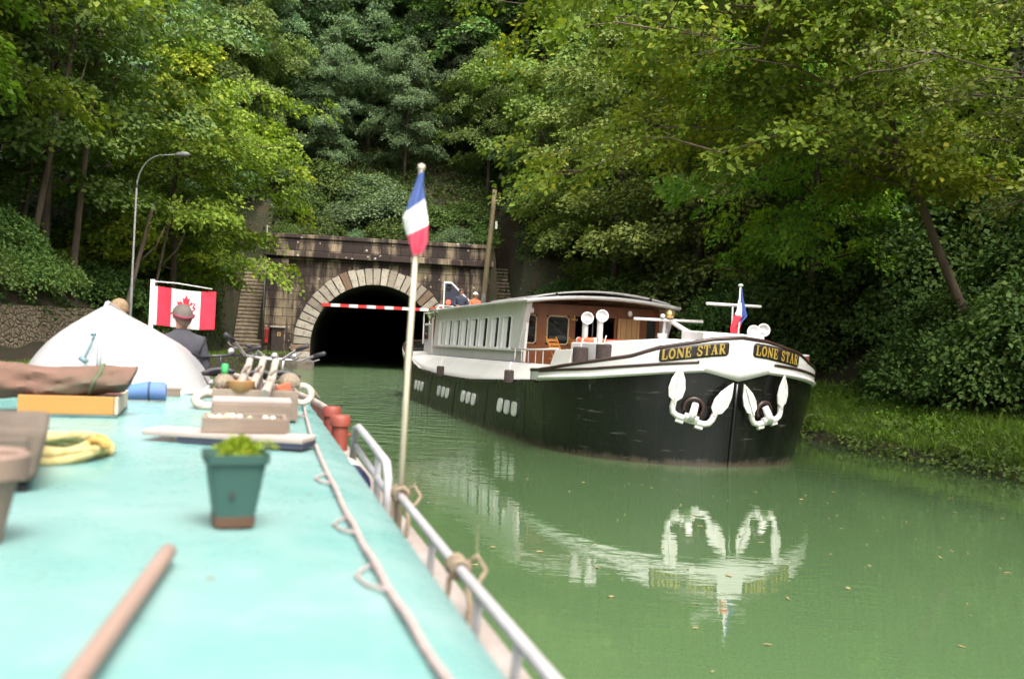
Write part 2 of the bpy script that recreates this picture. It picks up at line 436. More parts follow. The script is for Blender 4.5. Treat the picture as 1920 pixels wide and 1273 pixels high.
# drain pipe, red hose box, switch cabinet
o = on_portal("drain_pipe", "thin grey pipe up the left edge of the tunnel portal", "pipe")
mb = MB(); mb.tube([(-2.84, -.1, .3), (-2.84, -.1, 7.0)], .028); mb.build("pipe", m_galv, o, smooth=True)
for z in (1.2, 2.8, 4.4): mb = MB(); mb.box((-2.84, -.06, z), (.1, .1, .05)); mb.build("clip", m_galv, o)
o = on_portal("hose_case", "slim red upright case fixed beside the stone stair", "case")
mb = MB(); mb.box((-2.62, -.28, 1.52), (.17, .16, .78)); mb.build("case", m_red, o, bevel=.05)
mb = MB(); mb.box((-2.62, -.37, 1.6), (.10, .02, .4)); mb.build("cover_plate", M("dark_red_paint", (.35, .02, .02), .5), o, bevel=.02)
o = on_portal("switch_cabinet", "dark cabinet with pale lid at the foot of the portal", "cabinet")
mb = MB(); mb.box((-2.08, -.34, 1.3), (.58, .3, 1.25)); mb.build("cabinet_body", M("cabinet_brown", (.035, .025, .022), .6, (.06, .04, .03)), o, bevel=.02)
mb = MB(); mb.box((-2.08, -.36, 1.97), (.72, .42, .07)); mb.build("lid", M("pale_stone", (.52, .48, .40), .8, (.4, .36, .3)), o, bevel=.02)
mb = MB(); mb.box((-2.0, -.5, 1.62), (.17, .02, .19)); mb.build("warning_plate", M("warning_yellow", (.60, .36, .12), .5), o)
mb = MB(); mb.box((-2.0, -.513, 1.62), (.07, .006, .09)); mb.build("plate_mark", m_blk, o)

# stairs either side
m_step = M("stair_stone", (.20, .15, .105), .9, (.09, .065, .05), 4, bump=.5, grime=.4)
m_tread_lit = M("stair_tread_lit", (.58, .50, .36), .9, (.36, .30, .21), 5, bump=.3)  # light caught by the treads is put into this paler colour
def stairs(label, xa, xb, z0, z1, y0, y1, n, shift=0):
    o = on_portal("stone_stairs", label, "stairs"); o["group"] = "stairs beside the tunnel portal"
    ms, mn = MB(), MB(); hz, hy = (z1 - z0) / n, (y1 - y0) / n
    for k in range(n):
        zt = z0 + (k + 1) * hz; yy = y0 + k * hy; sx = shift * k / n
        ms.box(((xa + xb) / 2 + sx, yy + hy * .75, (zt - .05 + zt - hz * 2.2) / 2), (xb - xa, hy * 1.5, hz * 2.2 - .05))
        mn.box(((xa + xb) / 2 + sx, yy + hy * .45, zt - .025), (xb - xa, hy * 1.1, .05))
    ms.build("riser", m_step, o); mn.build("tread", m_tread_lit, o, bevel=.012)
    return o
stairs("steep mossy stone stairs climbing left of the tunnel portal", -4.3, -2.92, .5, 5.75, -.15, 4.3, 27)
so = stairs("narrow dark stone stairs climbing right of the tunnel portal", 9.15, 10.1, .9, 6.0, .1, 5.2, 25, -.15)
mb = MB(); mb.hexa([(10.12, 0, .5), (10.5, 0, .5), (10.45, 5.4, .5), (10.0, 5.4, .5), (10.12, 0, 1.4), (10.5, 0, 1.4), (10.45, 5.4, 6.4), (10.0, 5.4, 6.4)]); mb.build("side_wall", m_stone, so)
mb = MB(); mb.hexa([(10.7, -.2, .5), (11.3, -.2, .5), (11.2, 5.2, .5), (10.6, 5.2, .5), (10.7, -.2, 1.5), (11.3, -.2, 1.5), (11.2, 5.2, 6.3), (10.6, 5.2, 6.3)]); mb.build("side_wall", M("grey_render", (.22, .20, .17), .9, (.12, .1, .09), 3, bump=.3), so)
mb = MB(); mb.tube([(9.1, 0, 1.9), (8.98, 5.2, 6.9)], .025); [mb.tube([(9.1 - .024 * k, k * 1.04, .9 + k), (9.1 - .024 * k, k * 1.04, 1.9 + k)], .02) for k in range(6)]; mb.build("handrail", m_iron, so)

# earth cheek beside left stairs is terrain; quay apron left of the arch
mb = MB(); mb.box((-1.7, -1.5, .1), (2.5, 2.6, .62), Matrix.Rotation(radians(18), 3, 'Z')); q = mb.build("quay", M("quay_stone", (.16, .13, .10), .9, (.08, .07, .05), 3, bump=.5), None, bevel=.04)
q.location = PW; q.rotation_euler = (0, 0, PPH); tag(q, kind="structure")

# utility pole
o = thing("utility_pole", "leaning wooden utility pole right of the tunnel portal", "pole", p2w(7.9, -.9, .4))
mb = MB(); mb.tube([(0, 0, 0), (.12, 0, 3), (.42, 0, 8.0), (.46, 0, 9.0)], [.15, .145, .12, .115], 12); mb.build("pole", M("pole_wood", (.17, .13, .065), .85, (.11, .085, .045), 5, stretch=(1, 1, .15), bump=.3), o, smooth=True)
mb = MB(); mb.box((.62, 0, 7.2), (.12, .1, .38)); mb.build("terminal_box", M("pale_grey_box", (.5, .5, .46), .6), o, bevel=.02)
mb = MB(); mb.tube([(.16, -.05, 4.0), (-.35, -1.0, .3)], .018); mb.tube([(.16, -.05, 4.0), (.05, -1.3, .3)], .018); mb.tube([(.16, -.05, 4.0), (.6, -.9, .3)], .018); mb.build("guy_wire", m_galv, o)

# street lamp on the left bank
o = thing("street_lamp", "tall thin grey street lamp with curved arm on the left bank", "street lamp", (-13.06, 34, .55))
mb = MB(); mb.tube([(0, 0, 0), (0, 0, 2.6), (.0, 0, 2.62), (.02, 0, 6.0)], [.052, .052, .036, .032], 12)
arcp = [(.02 + .0, 0, 6.0)]
for k in range(1, 11):
    a = pi / 2 * k / 10; arcp.append((.02 + .85 * (1 - cos(a)), 0, 6.0 + 1.15 * sin(a) - .02 * k * 0))
arcp.append((1.35, 0, 7.2)); mb.tube(arcp, [.032 - .0012 * k for k in range(len(arcp))], 10); mb.build("post", M("post_grey", (.20, .20, .19), .6, (.15, .15, .145), 6), o, smooth=True)
mb = MB(); mb.lathe([(.03, 0), (.07, .08), (.10, .25), (.09, .42), (.04, .5)], (1.28, 0, 7.19), 14, (1, 0, .06)); mb.build("lamp_head", M("lamp_grey", (.15, .15, .14), .5), o, smooth=True)

# left retaining wall along the towpath
m_rw, t, b = newmat("rubble_wall")
co = t.coord(scale=(1, 1, 1.6)); vo = t.add("ShaderNodeTexVoronoi", feature='DISTANCE_TO_EDGE'); vo.inputs["Scale"].default_value = 3.4; t.link(co, vo.inputs["Vector"])
n2_ = t.noise(co, 7, 6, .7)
c = t.mix(t.step(n2_, .35, .65), (.34, .26, .17), (.18, .13, .09)); c = t.mix(t.step(vo.outputs["Distance"], .0, .07), (.05, .036, .026), c)
t.link(c, b.inputs["Base Color"]); b.inputs["Roughness"].default_value = .95
t.link(t.bump(t.math('ADD', n2_, t.step(vo.outputs["Distance"], 0, .15)), .8, .06), b.inputs["Normal"])
mb = MB()
def rwall(u, v): y = -52 + u * 51; return (LWALL + .06 + .05 * lump(y * 3, v * 2) - .12 * v, y, .4 + v * (1.95 + .08 * lump(y, 3, 2)))
mb.grid(rwall, 120, 8); mb.grid(lambda u, v: (LWALL - .06 - .5 * v, -52 + u * 51, 2.35 + .08 * lump(-52 + u * 51, 3, 2) - .02 * v), 120, 1)
o = mb.build("retaining_wall", m_rw, smooth=True); o.location = PW; o.rotation_euler = (0, 0, PPH)
tag(o, "long brown rubble retaining wall along the left towpath", "wall")
# ------------------------------------------------------------------ trees and shrubs
m_bark = M("bark", (.085, .062, .045), .95, (.045, .032, .024), 5, stretch=(1, 1, .25), bump=.6)
m_bark_pale = M("bark_grey_brown", (.16, .115, .085), .95, (.09, .062, .045), 4, stretch=(1, 1, .3), bump=.6)
LEAF = {
    "bright": leaf_mat("leaf_bright_green", (.085, .160, .020), (.150, .265, .034), (.235, .350, .046), .46),
    "mid": leaf_mat("leaf_mid_green", (0.062, 0.115, 0.030), (0.106, 0.181, 0.045), (0.163, 0.237, 0.062), .38),
    "olive": leaf_mat("leaf_olive_green", (.066, .108, .026), (.110, .165, .036), (.175, .230, .050), .36),
    "blue": leaf_mat("leaf_blue_green", (0.050, 0.098, 0.044), (0.088, 0.147, 0.069), (0.138, 0.200, 0.094), .34),
    "yellow": leaf_mat("leaf_yellow_green", (.13, .20, .016), (.20, .29, .022), (.29, .36, .03), .42),
    "rust": leaf_mat("leaf_rust", (0.200, 0.088, 0.025), (0.300, 0.138, 0.037), (0.375, 0.213, 0.062), .35),
    "ivy": leaf_mat("leaf_ivy", (.026, .055, .014), (.055, .105, .024), (.095, .155, .036), .25),
}
def norm(a): return a / (np.linalg.norm(a, axis=-1, keepdims=True) + 1e-9)

def leaves_mesh(name, C, OUT, R, per, size, rs, mat, droop=.35, jit=.06):
    """sprays of leaves: C centres, OUT outward directions, R spray radius"""
    N = len(C)
    up = np.tile(np.array([0, 0, 1.0]), (N, 1))
    nrm = norm(up * .9 + OUT * (.45 + .35 * rs.rand(N, 1)) + rs.randn(N, 3) * .28)
    a = norm(np.cross(nrm, rs.randn(N, 3))); bt = np.cross(nrm, a)
    rad = np.sqrt(rs.rand(N, per)) * R[:, None]; ph = rs.rand(N, per) * 2 * pi
    ca, sa = np.cos(ph)[..., None], np.sin(ph)[..., None]
    dirn = a[:, None] * ca + bt[:, None] * sa
    P = C[:, None] + dirn * rad[..., None] + rs.randn(N, per, 3) * jit
    P[..., 2] -= droop * rad ** 2 / (R[:, None] + .01)
    ln = nrm[:, None] + rs.randn(N, per, 3) * .38
    ax = norm(dirn * .8 + OUT[:, None] * .5 + rs.randn(N, per, 3) * .5 + np.array([0, 0, -.35]))
    sd = norm(np.cross(ln, ax)); ln = np.cross(ax, sd)
    s = (size * (.65 + .7 * rs.rand(N, per)))[..., None]
    p0 = P; p2 = P + ax * s; mid = P + ax * s * .45
    p1 = mid + sd * s * .36 + ln * s * .10; p3 = mid - sd * s * .36 + ln * s * .10
    V = np.stack([p0, p1, p2, p3], 2).reshape(-1, 3)
    nf = N * per
    me = bpy.data.meshes.new(name)
    me.vertices.add(nf * 4); me.vertices.foreach_set("co", V.astype(np.float32).ravel())
    me.loops.add(nf * 4); me.loops.foreach_set("vertex_index", np.arange(nf * 4, dtype=np.int32))
    me.polygons.add(nf); me.polygons.foreach_set("loop_start", np.arange(0, nf * 4, 4, dtype=np.int32))
    me.update(calc_edges=True)
    if isinstance(mat, tuple):
        for m_ in mat: me.materials.append(m_)
        k = _dx[:6] * .55
        cl = sum(np.sin(C[:, 0] * k[i][0] * 1.6 + C[:, 1] * k[i][1] * 1.6 + C[:, 2] * (.5 + .15 * i) + _ph[i]) for i in range(6)) / 6 - .06 * OUT[:, 0]
        me.polygons.foreach_set("material_index", np.repeat((cl + .08 * rs.randn(N) > .26).astype(np.int32), per))
    else: me.materials.append(mat)
    return me

def grow(seed, H, R, base, nl, lean=(0, 0), bias=(0, 0), r0=.2, top=.97, flat=1.0):
    """trunk and limbs as tubes plus spray points"""
    rs = np.random.RandomState(seed); wood = MB(); C, O = [], []
    trunk = []
    for k in range(9):
        u = k / 8; trunk.append(Vector((lean[0] * u * H + .12 * rs.randn() * u, lean[1] * u * H + .12 * rs.randn() * u, H * .95 * u - .4 * (k == 0))))
    wood.tube(trunk, [r0 * (1 - .88 * k / 8) + (.35 * r0 if k == 0 else 0) for k in range(9)], 8)
    def tr(u):
        x = u * 8; i = min(7, int(x)); return trunk[i].lerp(trunk[i + 1], x - i)
    for k in range(nl):
        u = base + (top - base) * (k + rs.rand() * .6) / nl
        az = k * 2.39996 + rs.randn() * .35
        q = (u - base) / (1 - base)
        L = R * (.55 + .75 * sin(pi * min(1, .12 + .88 * q ** .8)) ** .8 * .75) * rs.uniform(.72, 1.12) * (1 if q < .75 else 1.25 - q)
        d = Vector((cos(az) + bias[0], sin(az) + bias[1], 0)); L *= min(1.5, max(.45, d.length)); d.normalize()
        el = rs.uniform(.15, .5) + .55 * q
        p = tr(u); path = [p]; nseg = 6
        for j in range(nseg):
            e = el - .16 * flat * j + rs.randn() * .08
            dd = Vector((d.x * cos(e), d.y * cos(e), sin(e))) + Vector(rs.randn(3) * .12)
            p = p + dd.normalized() * L / nseg; path.append(p)
        wood.tube(path, [max(.012, r0 * .32 * (1 - u * .5) * (1 - j / (nseg + .3))) for j in range(nseg + 1)], 5, caps=False)
        C.append(path[-1]); O.append(d)
        for j in range(1, nseg + 1):
            for s in (-1, 1):
                if rs.rand() < .24: continue
                sl = L * rs.uniform(.18, .42) * (1.1 - .45 * j / nseg)
                w = Vector((-d.y, d.x, 0)) * s
                dd = (w * rs.uniform(.6, 1) + d * rs.uniform(.3, .8) + Vector((0, 0, rs.uniform(-.15, .35)))).normalized()
                q0 = path[j]; q1 = q0 + dd * sl * .55; q2 = q0 + dd * sl + Vector((0, 0, -.12 * sl))
                wood.tube([q0, q1, q2], [.022, .014, .006], 4, caps=False)
                for pt_ in (q1, q2) if sl > .6 else (q2,):
                    C.append(pt_ + Vector(rs.randn(3) * .12)); O.append((dd + d).normalized())
                if sl > 1.1:
                    C.append(q2 + dd * .35 + Vector(rs.randn(3) * .2)); O.append(dd)
            C.append(path[j] + Vector((0, 0, .12)) + Vector(rs.randn(3) * .15)); O.append(d)
    C = np.array([tuple(p) for p in C]); O = np.array([tuple(p) for p in O])
    return wood, C, O, rs

TREE_KINDS = {}
def tree_kind(key, leafkey, seed, H, R, base, nl, size=.17, per=20, spray=.5, bark=None, leaf2=None, **kw):
    wood, C, O, rs = grow(seed, H, R, base, nl, **kw)
    me = leaves_mesh(key + "_leaves", C, O, spray * (.7 + .7 * rs.rand(len(C))), per, size, rs, (LEAF[leafkey], LEAF[leaf2]) if leaf2 else LEAF[leafkey])
    w = wood.build(key + "_wood", bark or m_bark, smooth=True); wm = w.data; bpy.data.objects.remove(w)
    TREE_KINDS[key] = (wm, me, H)
def place_tree(name, key, x, y, label, cat="tree", group=None, H=None, rz=0, sink=.2, z=None, wide=1.0, leaf=None):
    wm, me, h0 = TREE_KINDS[key]; s = (H or h0) / h0
    o = thing(name, label, cat, (x, y, (ground_w(x, y) if z is None else z) - sink), rz, group)
    o.scale = (s * wide, s * wide, s)
    for nm, d in (("trunk", wm), ("crown", me)):
        if d is None: continue
        c = bpy.data.objects.new(nm, d); COL.objects.link(c); c.parent = o
        if leaf and nm == "crown":
            c.material_slots[0].link = 'OBJECT'; c.material_slots[0].material = LEAF[leaf]
    return o
tree_kind("maple", "mid", 11, 15, 5.2, .22, 28, size=.205, per=40, spray=.56)
tree_kind("ash", "bright", 23, 15, 5.6, .25, 32, size=.195, per=40, spray=.52)
tree_kind("ash_edge", "bright", 23, 15, 5.6, .25, 32, size=.195, per=40, spray=.52, leaf2="yellow")
tree_kind("beech", "olive", 37, 16, 5.0, .12, 30, size=.185, per=42, spray=.55)
tree_kind("lime", "blue", 41, 16, 4.8, .15, 28, size=.205, per=40, spray=.57)
tree_kind("leaner", "bright", 58, 12.6, 5.6, .33, 50, size=.15, per=48, spray=.48, leaf2="yellow", lean=(-.44, -.05), bias=(-.75, -.3), r0=.145, bark=m_bark_pale, flat=.8)
tree_kind("near", "olive", 63, 9.0, 3.5, .48, 26, size=.095, per=40, spray=.34, lean=(-.05, 0), bias=(-.25, -.1), r0=.16)

# shrubs: many stems from the ground, low dome of sprays
def shrub_kind(key, leafkey, seed, R, H, n, size=.14, per=22, spray=.4):
    rs = np.random.RandomState(seed); wood = MB(); C, O = [], []
    for k in range(n):
        az, rr_ = rs.rand() * 2 * pi, sqrt(rs.rand()); el = rs.rand()
        tip = Vector((R * rr_ * cos(az), R * rr_ * sin(az), H * (.18 + .82 * sqrt(max(0, 1 - rr_ ** 2)) * (.35 + .65 * el)) + rs.randn() * .12))
        if k < 26: wood.tube([(tip.x * .15, tip.y * .15, -.3), (tip.x * .6, tip.y * .6, tip.z * .55), tip], [.035, .022, .008], 5, caps=False)
        C.append(tip); O.append(Vector((tip.x, tip.y, .4 * tip.z)).normalized())
    C = np.array([tuple(p) for p in C]); O = np.array([tuple(p) for p in O])
    me = leaves_mesh(key + "_leaves", C, O, spray * (.6 + .8 * rs.rand(n)), per, size, rs, LEAF[leafkey], .5)
    w = wood.build(key + "_wood", m_bark, smooth=True); wm = w.data; bpy.data.objects.remove(w)
    TREE_KINDS[key] = (wm, me, H)
shrub_kind("shrub", "ivy", 5, 2.0, 2.4, 330)
shrub_kind("bramble", "mid", 8, 2.6, 1.7, 420, .13)

rt = random.Random(21)
# left bank, from near to far: bright crowns leaning over the towpath
GL = "woodland trees above the left towpath"
for x, y, k, H, rz, wd, lab in [
    (-15.6, 21.0, "ash", 14.5, .3, 1.0, "bright green tree at the top left corner, its boughs nearest the roof of the boat"),
    (-17.4, 27.5, "ash", 16, 2.1, 1.0, "tall bright green tree whose boughs droop above the street lamp"),
    (-16.8, 35.5, "maple", 14.5, 4.4, 1.05, "full green tree rising directly behind the curved street lamp arm"),
    (-14.6, 42.5, "ash_edge", 14, 1.2, 1.0, "yellow tinged green tree leaning out towards the stone stairs left of the portal"),
    (-21.5, 31.0, "maple", 18, 5.0, 1.0, None), (-22.5, 39.0, "beech", 18, .9, 1.0, None), (-19.0, 47.0, "lime", 17, 2.8, 1.0, None),
    (-27.0, 34.0, "lime", 19, 1.0, 1.1, None), (-25.0, 45.0, "maple", 19, 3.8, 1.1, None), (-24.0, 24.0, "beech", 18, 3.0, 1.1, None)]:
    place_tree("deciduous_tree", k, x, y, lab or "dark shaded tree standing deep in the wood behind the left bank crowns", group=GL, H=H, rz=rz, wide=wd)
# bare stems seen in the dark under the left crowns
def stem(x, y, lx, ly, H, r, lab):
    o = thing("tree_stem", lab, "tree trunk", (x, y, ground_w(x, y) - .2), 0, "slim bare trunks under the left crowns")
    mb = MB(); mb.tube([(lx * (u / 6) ** 1.2, ly * u / 6, H * u / 6) for u in range(7)], [r * (1 - .55 * u / 6) for u in range(7)], 8); mb.build("trunk", m_bark_pale, o, smooth=True)
    mb = MB(); mb.tube([(lx * .6, ly * .6, H * .62), (lx * .6 + .6, ly * .6, H * .72), (lx * .6 + 1.0, ly * .6 - .3, H * .84)], [.05, .035, .012], 6); mb.build("limb", m_bark_pale, o, smooth=True)
for x, y, lx, H, r, lab in [(-16.7, 34.2, 1.5, 9, .14, "slim pale trunk leaning right in the dark gap at the far left"), (-16.1, 36.2, .8, 10, .15, "straight pale trunk second from the left in the dark gap under the crowns"),
                            (-17.9, 36.0, .9, 9, .1, "thin dark trunk leftmost in the gap under the left crowns"), (-14.9, 37.6, 1.3, 6, .13, "short leaning trunk just left of the street lamp"), (-14.4, 39.0, 1.0, 6, .08, "thin leaning trunk behind the street lamp post")]:
    stem(x, y, lx, -.3, H, r, lab)

# hillside over the tunnel
GB = "dark green woodland on the hill behind the tunnel"
for pt, pn, k, H, wd in [(-7.5, 5, "maple", 14, 1), (-2.5, 12.5, "lime", 15.5, 1.05), (2.6, 15, "lime", 15, 1), (7.0, 11.5, "maple", 15, 1.1), (12.0, 8.5, "maple", 15, 1.05),
                        (-9, 14, "lime", 17, 1.1), (-4, 21, "beech", 17, 1.1), (1.5, 23, "maple", 17, 1.1), (6.5, 20, "lime", 17, 1.1), (12, 18, "beech", 18, 1.15), (18, 12, "beech", 18, 1.1), (18, 22, "maple", 19, 1.1),
                        (-14, 22, "lime", 18, 1.1), (-2, 31, "lime", 18, 1.2), (5, 32, "beech", 18, 1.2), (13, 30, "maple", 18, 1.2)]:
    x, y, _ = p2w(pt, pn)
    place_tree("deciduous_tree", k, x, y, "dark green broadleaf tree on the wooded hill behind the tunnel portal", group=GB, H=H, rz=rt.uniform(0, 6.28), wide=wd)
x, y, _ = p2w(1.2, 27); place_tree("copper_tree", "beech", x, y, "narrow rusty orange tree glowing between green crowns at the top of the hill", H=17, wide=.45, leaf="rust")
# right bank, receding behind the barge
GR = "olive green trees on the steep right bank behind the barge"
for pt, pn, k, H, wd in [(12.6, 1.5, "maple", 13.5, 1.0), (13.5, -6, "beech", 14.5, 1.05), (15.2, -13, "beech", 15, 1.05), (15.6, -22.5, "ash_edge", 13.2, .82), (19, -3, "beech", 17, 1.1), (20.5, -12, "maple", 17, 1.1), (22, -20, "beech", 17, 1.1),
                        (25, -27, "maple", 17, 1.1), (22.5, -33, "lime", 14, 1.1), (24, 4, "beech", 19, 1.1), (27, -10, "lime", 19, 1.1), (23.5, -38, "maple", 14, 1)]:
    if k == "olive": k = "maple"
    x, y, _ = p2w(pt, pn)
    place_tree("deciduous_tree", k, x, y, "olive green tree on the steep right bank behind the passing barge", group=GR, H=H, rz=rt.uniform(0, 6.28), wide=wd, leaf="olive" if k == "maple" and rt.random() < .6 else None)
place_tree("leaning_tree", "leaner", 11.7, 24.6, "big bright yellow green tree with thick leaning trunk on the right bank", rz=0)
place_tree("overhanging_tree", "near", 10.9, 16.2, "small olive tree reaching in at the right edge, nearest on the right bank", rz=.5, H=9.2)
# shrubs
GS = "shrubs on the canal cutting"
def shrub(px_, y, key, H, lab, wd=1.0, leaf=None, z=None):
    x = px_ if abs(px_) < 60 else (px_ - 960) / 1867 * y
    place_tree("shrub", key, x, y, lab, "shrub", GS, H=H, rz=rt.uniform(0, 6.28), wide=wd, leaf=leaf, sink=.3, z=z)
for x, y, H in [(-15.3, 27.2, 1.3), (-15.7, 30.3, 1.4), (-15.2, 24.4, 1.2), (-17.3, 31.5, 1.8), (-16.4, 33.4, 1.4)]: shrub(x, y, "bramble", H, "leafy bramble bush spilling over the brown retaining wall", .85, "mid")
for x, y, H in [(-16.0, 38.5, 2.0), (-15.3, 41.5, 2.4)]: shrub(x, y, "shrub", H, "dark shrub in the shade behind the street lamp post")
for pt, pn, z, H in [(-6.0, -2.2, 1.0, 2.6), (-6.2, -2.4, 2.7, 2.6), (-6.1, -1.2, 4.2, 2.6), (-6.5, -4.0, 1.6, 2.8), (-5.9, -.2, 5.8, 2.2), (-6.6, -6, 1.6, 2.6), (-6.9, -8.5, 1.4, 2.6), (-5.8, 1.2, 5.6, 2.2), (-5.9, 2.6, 7.2, 2.4), (-5.6, .3, 4.2, 1.8), (-5.2, 5.0, 8.6, 2.6), (-6.2, 1.6, 6.6, 2.6), (-6.0, -1.0, 2.6, 1.6)]:
    x, y, _ = p2w(pt, pn); place_tree("ivy_bush", "shrub", x, y, "hanging ivy mass on the bank left of the stone stairs", "ivy", "ivy left of the stairs", H=H, rz=rt.uniform(0, 6.28), sink=.3, wide=.72, z=z)
for pt, pn, H in [(-2.0, 1.7, 1.1), (-.2, 1.9, 1.5), (1.6, 1.7, 1.0), (3.4, 1.8, 1.6), (5.0, 1.7, 1.1), (6.6, 1.8, 1.4), (8.0, 2.2, 1.4), (-3.4, 6.6, 2.3), (-1.4, 3.6, 2.0), (.8, 3.2, 1.5), (3.0, 3.4, 2.3), (5.2, 3.2, 1.6), (7.4, 3.6, 1.7), (-.4, 5.4, 2.4), (2.2, 5.2, 2.0)]:
    x, y, _ = p2w(pt, pn); place_tree("shrub", "shrub", x, y, "green shrub on the slope just above the tunnel parapet", "shrub", GS, H=H, rz=rt.uniform(0, 6.28), sink=.3, leaf="blue" if rt.random() < .45 else None, wide=rt.uniform(.8, 1.15))
for pt, pn, k, H, wd in [(4.0, 7.6, "beech", 9, .9), (8.8, 6.5, "maple", 9.5, .9), (-5.0, 6, "maple", 10, .9), (-.6, 7.8, "beech", 9, .85), (1.8, 10.5, "lime", 10.5, .9), (6.4, 10, "lime", 10.5, .9), (-3.2, 10.5, "lime", 10.5, .9), (10.8, 10, "beech", 10, .9), (.2, 16, "maple", 10, 1), (4.5, 17, "beech", 10, 1), (-7, 14, "lime", 10, 1), (13, 13.5, "maple", 9, 1), (10.4, 3.2, "beech", 5.5, .8), (-5.8, 1.8, "maple", 7.5, .8)]:
    x, y, _ = p2w(pt, pn); place_tree("young_tree", k, x, y, "young understorey tree in the dark of the hill above the tunnel", group="young trees on the tunnel hill", H=H, rz=rt.uniform(0, 6.28), wide=wd, leaf="blue" if k == "beech" else None)
for pt, pn, H in [(12.2, -1.5, 2.4), (13.0, 1.5, 3.0), (11.6, -6, 2.2), (13.2, -8, 2.8), (12.6, -12, 2.0), (14.5, -14, 3.2), (15.2, -18, 2.6), (16.4, -22, 2.8), (17.2, -25.5, 2.2), (18.5, -24, 3.2), (19.5, -28, 2.6), (19.2, -32, 2.2), (20.5, -30, 3.0), (21, -35, 2.4), (17.2, -20.5, 3.2), (19.2, -20.5, 3.4), (21.5, -26.5, 3.2), (16.9, -30, 1.6), (17.3, -33, 1.6), (17.9, -27.6, 2.2), (18.4, -29.6, 2.0), (18.8, -36, 2.2), (16.3, -26.8, 1.5), (15.6, -22.8, 1.6), (20.5, -24.5, 3.4), (23, -30, 3.2)]:
    x, y, _ = p2w(pt, pn); place_tree("shrub", "shrub", x, y, "dark understorey shrub in the shade of the right bank trees", "shrub", GS, H=H, rz=rt.uniform(0, 6.28), sink=.3, wide=.9)

for x, y, H in [(11.0, 22.9, 2.3), (12.2, 22.6, 2.8), (10.4, 24.2, 2.2)]: shrub(x, y, "shrub", H, "dark shrub hiding the foot of the big leaning trunk", .85)
# ------------------------------------------------------------------ grass verge and bank plants
def blades(name, pts, h, w, mat, seed, label, cat, jitter=.35):
    rs = np.random.RandomState(seed); P = np.array(pts); n = len(P)
    az = rs.rand(n) * 2 * pi; s = np.stack([np.cos(az), np.sin(az), np.zeros(n)], 1)
    hh = h * (.5 + rs.rand(n)); ln = np.stack([rs.randn(n) * jitter, rs.randn(n) * jitter, np.ones(n)], 1) * hh[:, None]
    mid = P + ln * .55; tip = P + ln + np.stack([rs.randn(n), rs.randn(n), -.3 + 0 * az], 1) * hh[:, None] * .25
    ww = (w * (.6 + .8 * rs.rand(n)))[:, None]
    V = np.stack([P - s * ww * .5, P + s * ww * .5, mid + s * ww * .4, tip, mid - s * ww * .4], 1).reshape(-1, 3)
    me = bpy.data.meshes.new(name); me.vertices.add(n * 5); me.vertices.foreach_set("co", V.astype(np.float32).ravel())
    me.loops.add(n * 5); me.loops.foreach_set("vertex_index", np.arange(n * 5, dtype=np.int32))
    me.polygons.add(n); me.polygons.foreach_set("loop_start", np.arange(0, n * 5, 5, dtype=np.int32)); me.update(calc_edges=True)
    me.materials.append(mat); o = bpy.data.objects.new(name, me); COL.objects.link(o); tag(o, label, cat, kind="stuff"); return o
m_grass = leaf_mat("grass_blade", (.110, .190, .026), (.170, .280, .040), (.240, .350, .060), .4)
def scatter(n, fn, seed):
    rs = random.Random(seed); out = []
    while len(out) < n:
        p = fn(rs)
        if p: out.append(p)
    return out
def right_strip(a, b, y0=-40, y1=-4):
    def f(rs):
        pn = rs.uniform(y0, y1); pt = interp(pn, RE) + rs.uniform(a, b)
        if rs.random() > .55 + .6 * lump(pt, pn, 2.5): return None
        p = p2w(pt, pn); return (p.x, p.y, ground(pt, pn) - .02)
    return f
blades("grass", scatter(70000, right_strip(.5, 3.6), 1), .22, .020, m_grass, 2, "green grass on the right canal verge", "grass")
blades("tall_weeds", scatter(1600, right_strip(1.4, 3.6), 9), .34, .03, m_grass, 5, "taller weeds along the back of the right verge", "weeds", .2)
def left_strip(rs):
    pn = rs.uniform(-40, -1); a = interp(pn, LE)
    pt = rs.uniform(LWALL + .1, a - .1); p = p2w(pt, pn); return (p.x, p.y, ground(pt, pn) - .02)
blades("grass", scatter(20000, left_strip, 4), .14, .02, m_grass, 7, "green grass along the left towpath", "grass")
# low leafy ground cover, drooping over the water edge
def leafy(name, pts, r, per, size, leaf, seed, label, cat):
    rs = np.random.RandomState(seed); C = np.array(pts); n = len(C)
    me = leaves_mesh(name, C, norm(rs.randn(n, 3) * (1, 1, .2)), r * (.5 + rs.rand(n)), per, size, rs, LEAF[leaf], .6)
    o = bpy.data.objects.new(name, me); COL.objects.link(o); tag(o, label, cat, kind="stuff")
def edge_pts(rs):
    pn = rs.uniform(-42, -8); d = rs.uniform(-.12, 1.6); pt = interp(pn, RE) + d + .15 * lump(pn * 3, 1, 2)
    if lump(pt * 1.4, pn * 1.4, 2.5) < -.18 and rs.random() < .75: return None
    p = p2w(pt, pn); return (p.x, p.y, max(.06, ground(pt, pn)) + rs.uniform(.02, .16))
leafy("bank_plants", scatter(1500, edge_pts, 12), .22, 16, .095, "mid", 3, "low leafy plants hanging over the right bank's water edge", "ground cover")
def verge_pts(rs):
    pn = rs.uniform(-42, -6); d = rs.uniform(.8, 3.6); pt = interp(pn, RE) + d
    if lump(pt, pn, 3) < .05: return None
    p = p2w(pt, pn); return (p.x, p.y, ground(pt, pn) + rs.uniform(.03, .2))
leafy("verge_herbs", scatter(1500, verge_pts, 14), .16, 14, .07, "bright", 6, "small bright leafed herbs among the right verge grass", "ground cover")
def hill_pts(rs):
    pt, pn = rs.uniform(-3, 12), rs.uniform(1.2, 15)
    p = p2w(pt, pn); return (p.x, p.y, ground(pt, pn) + rs.uniform(.05, .55))
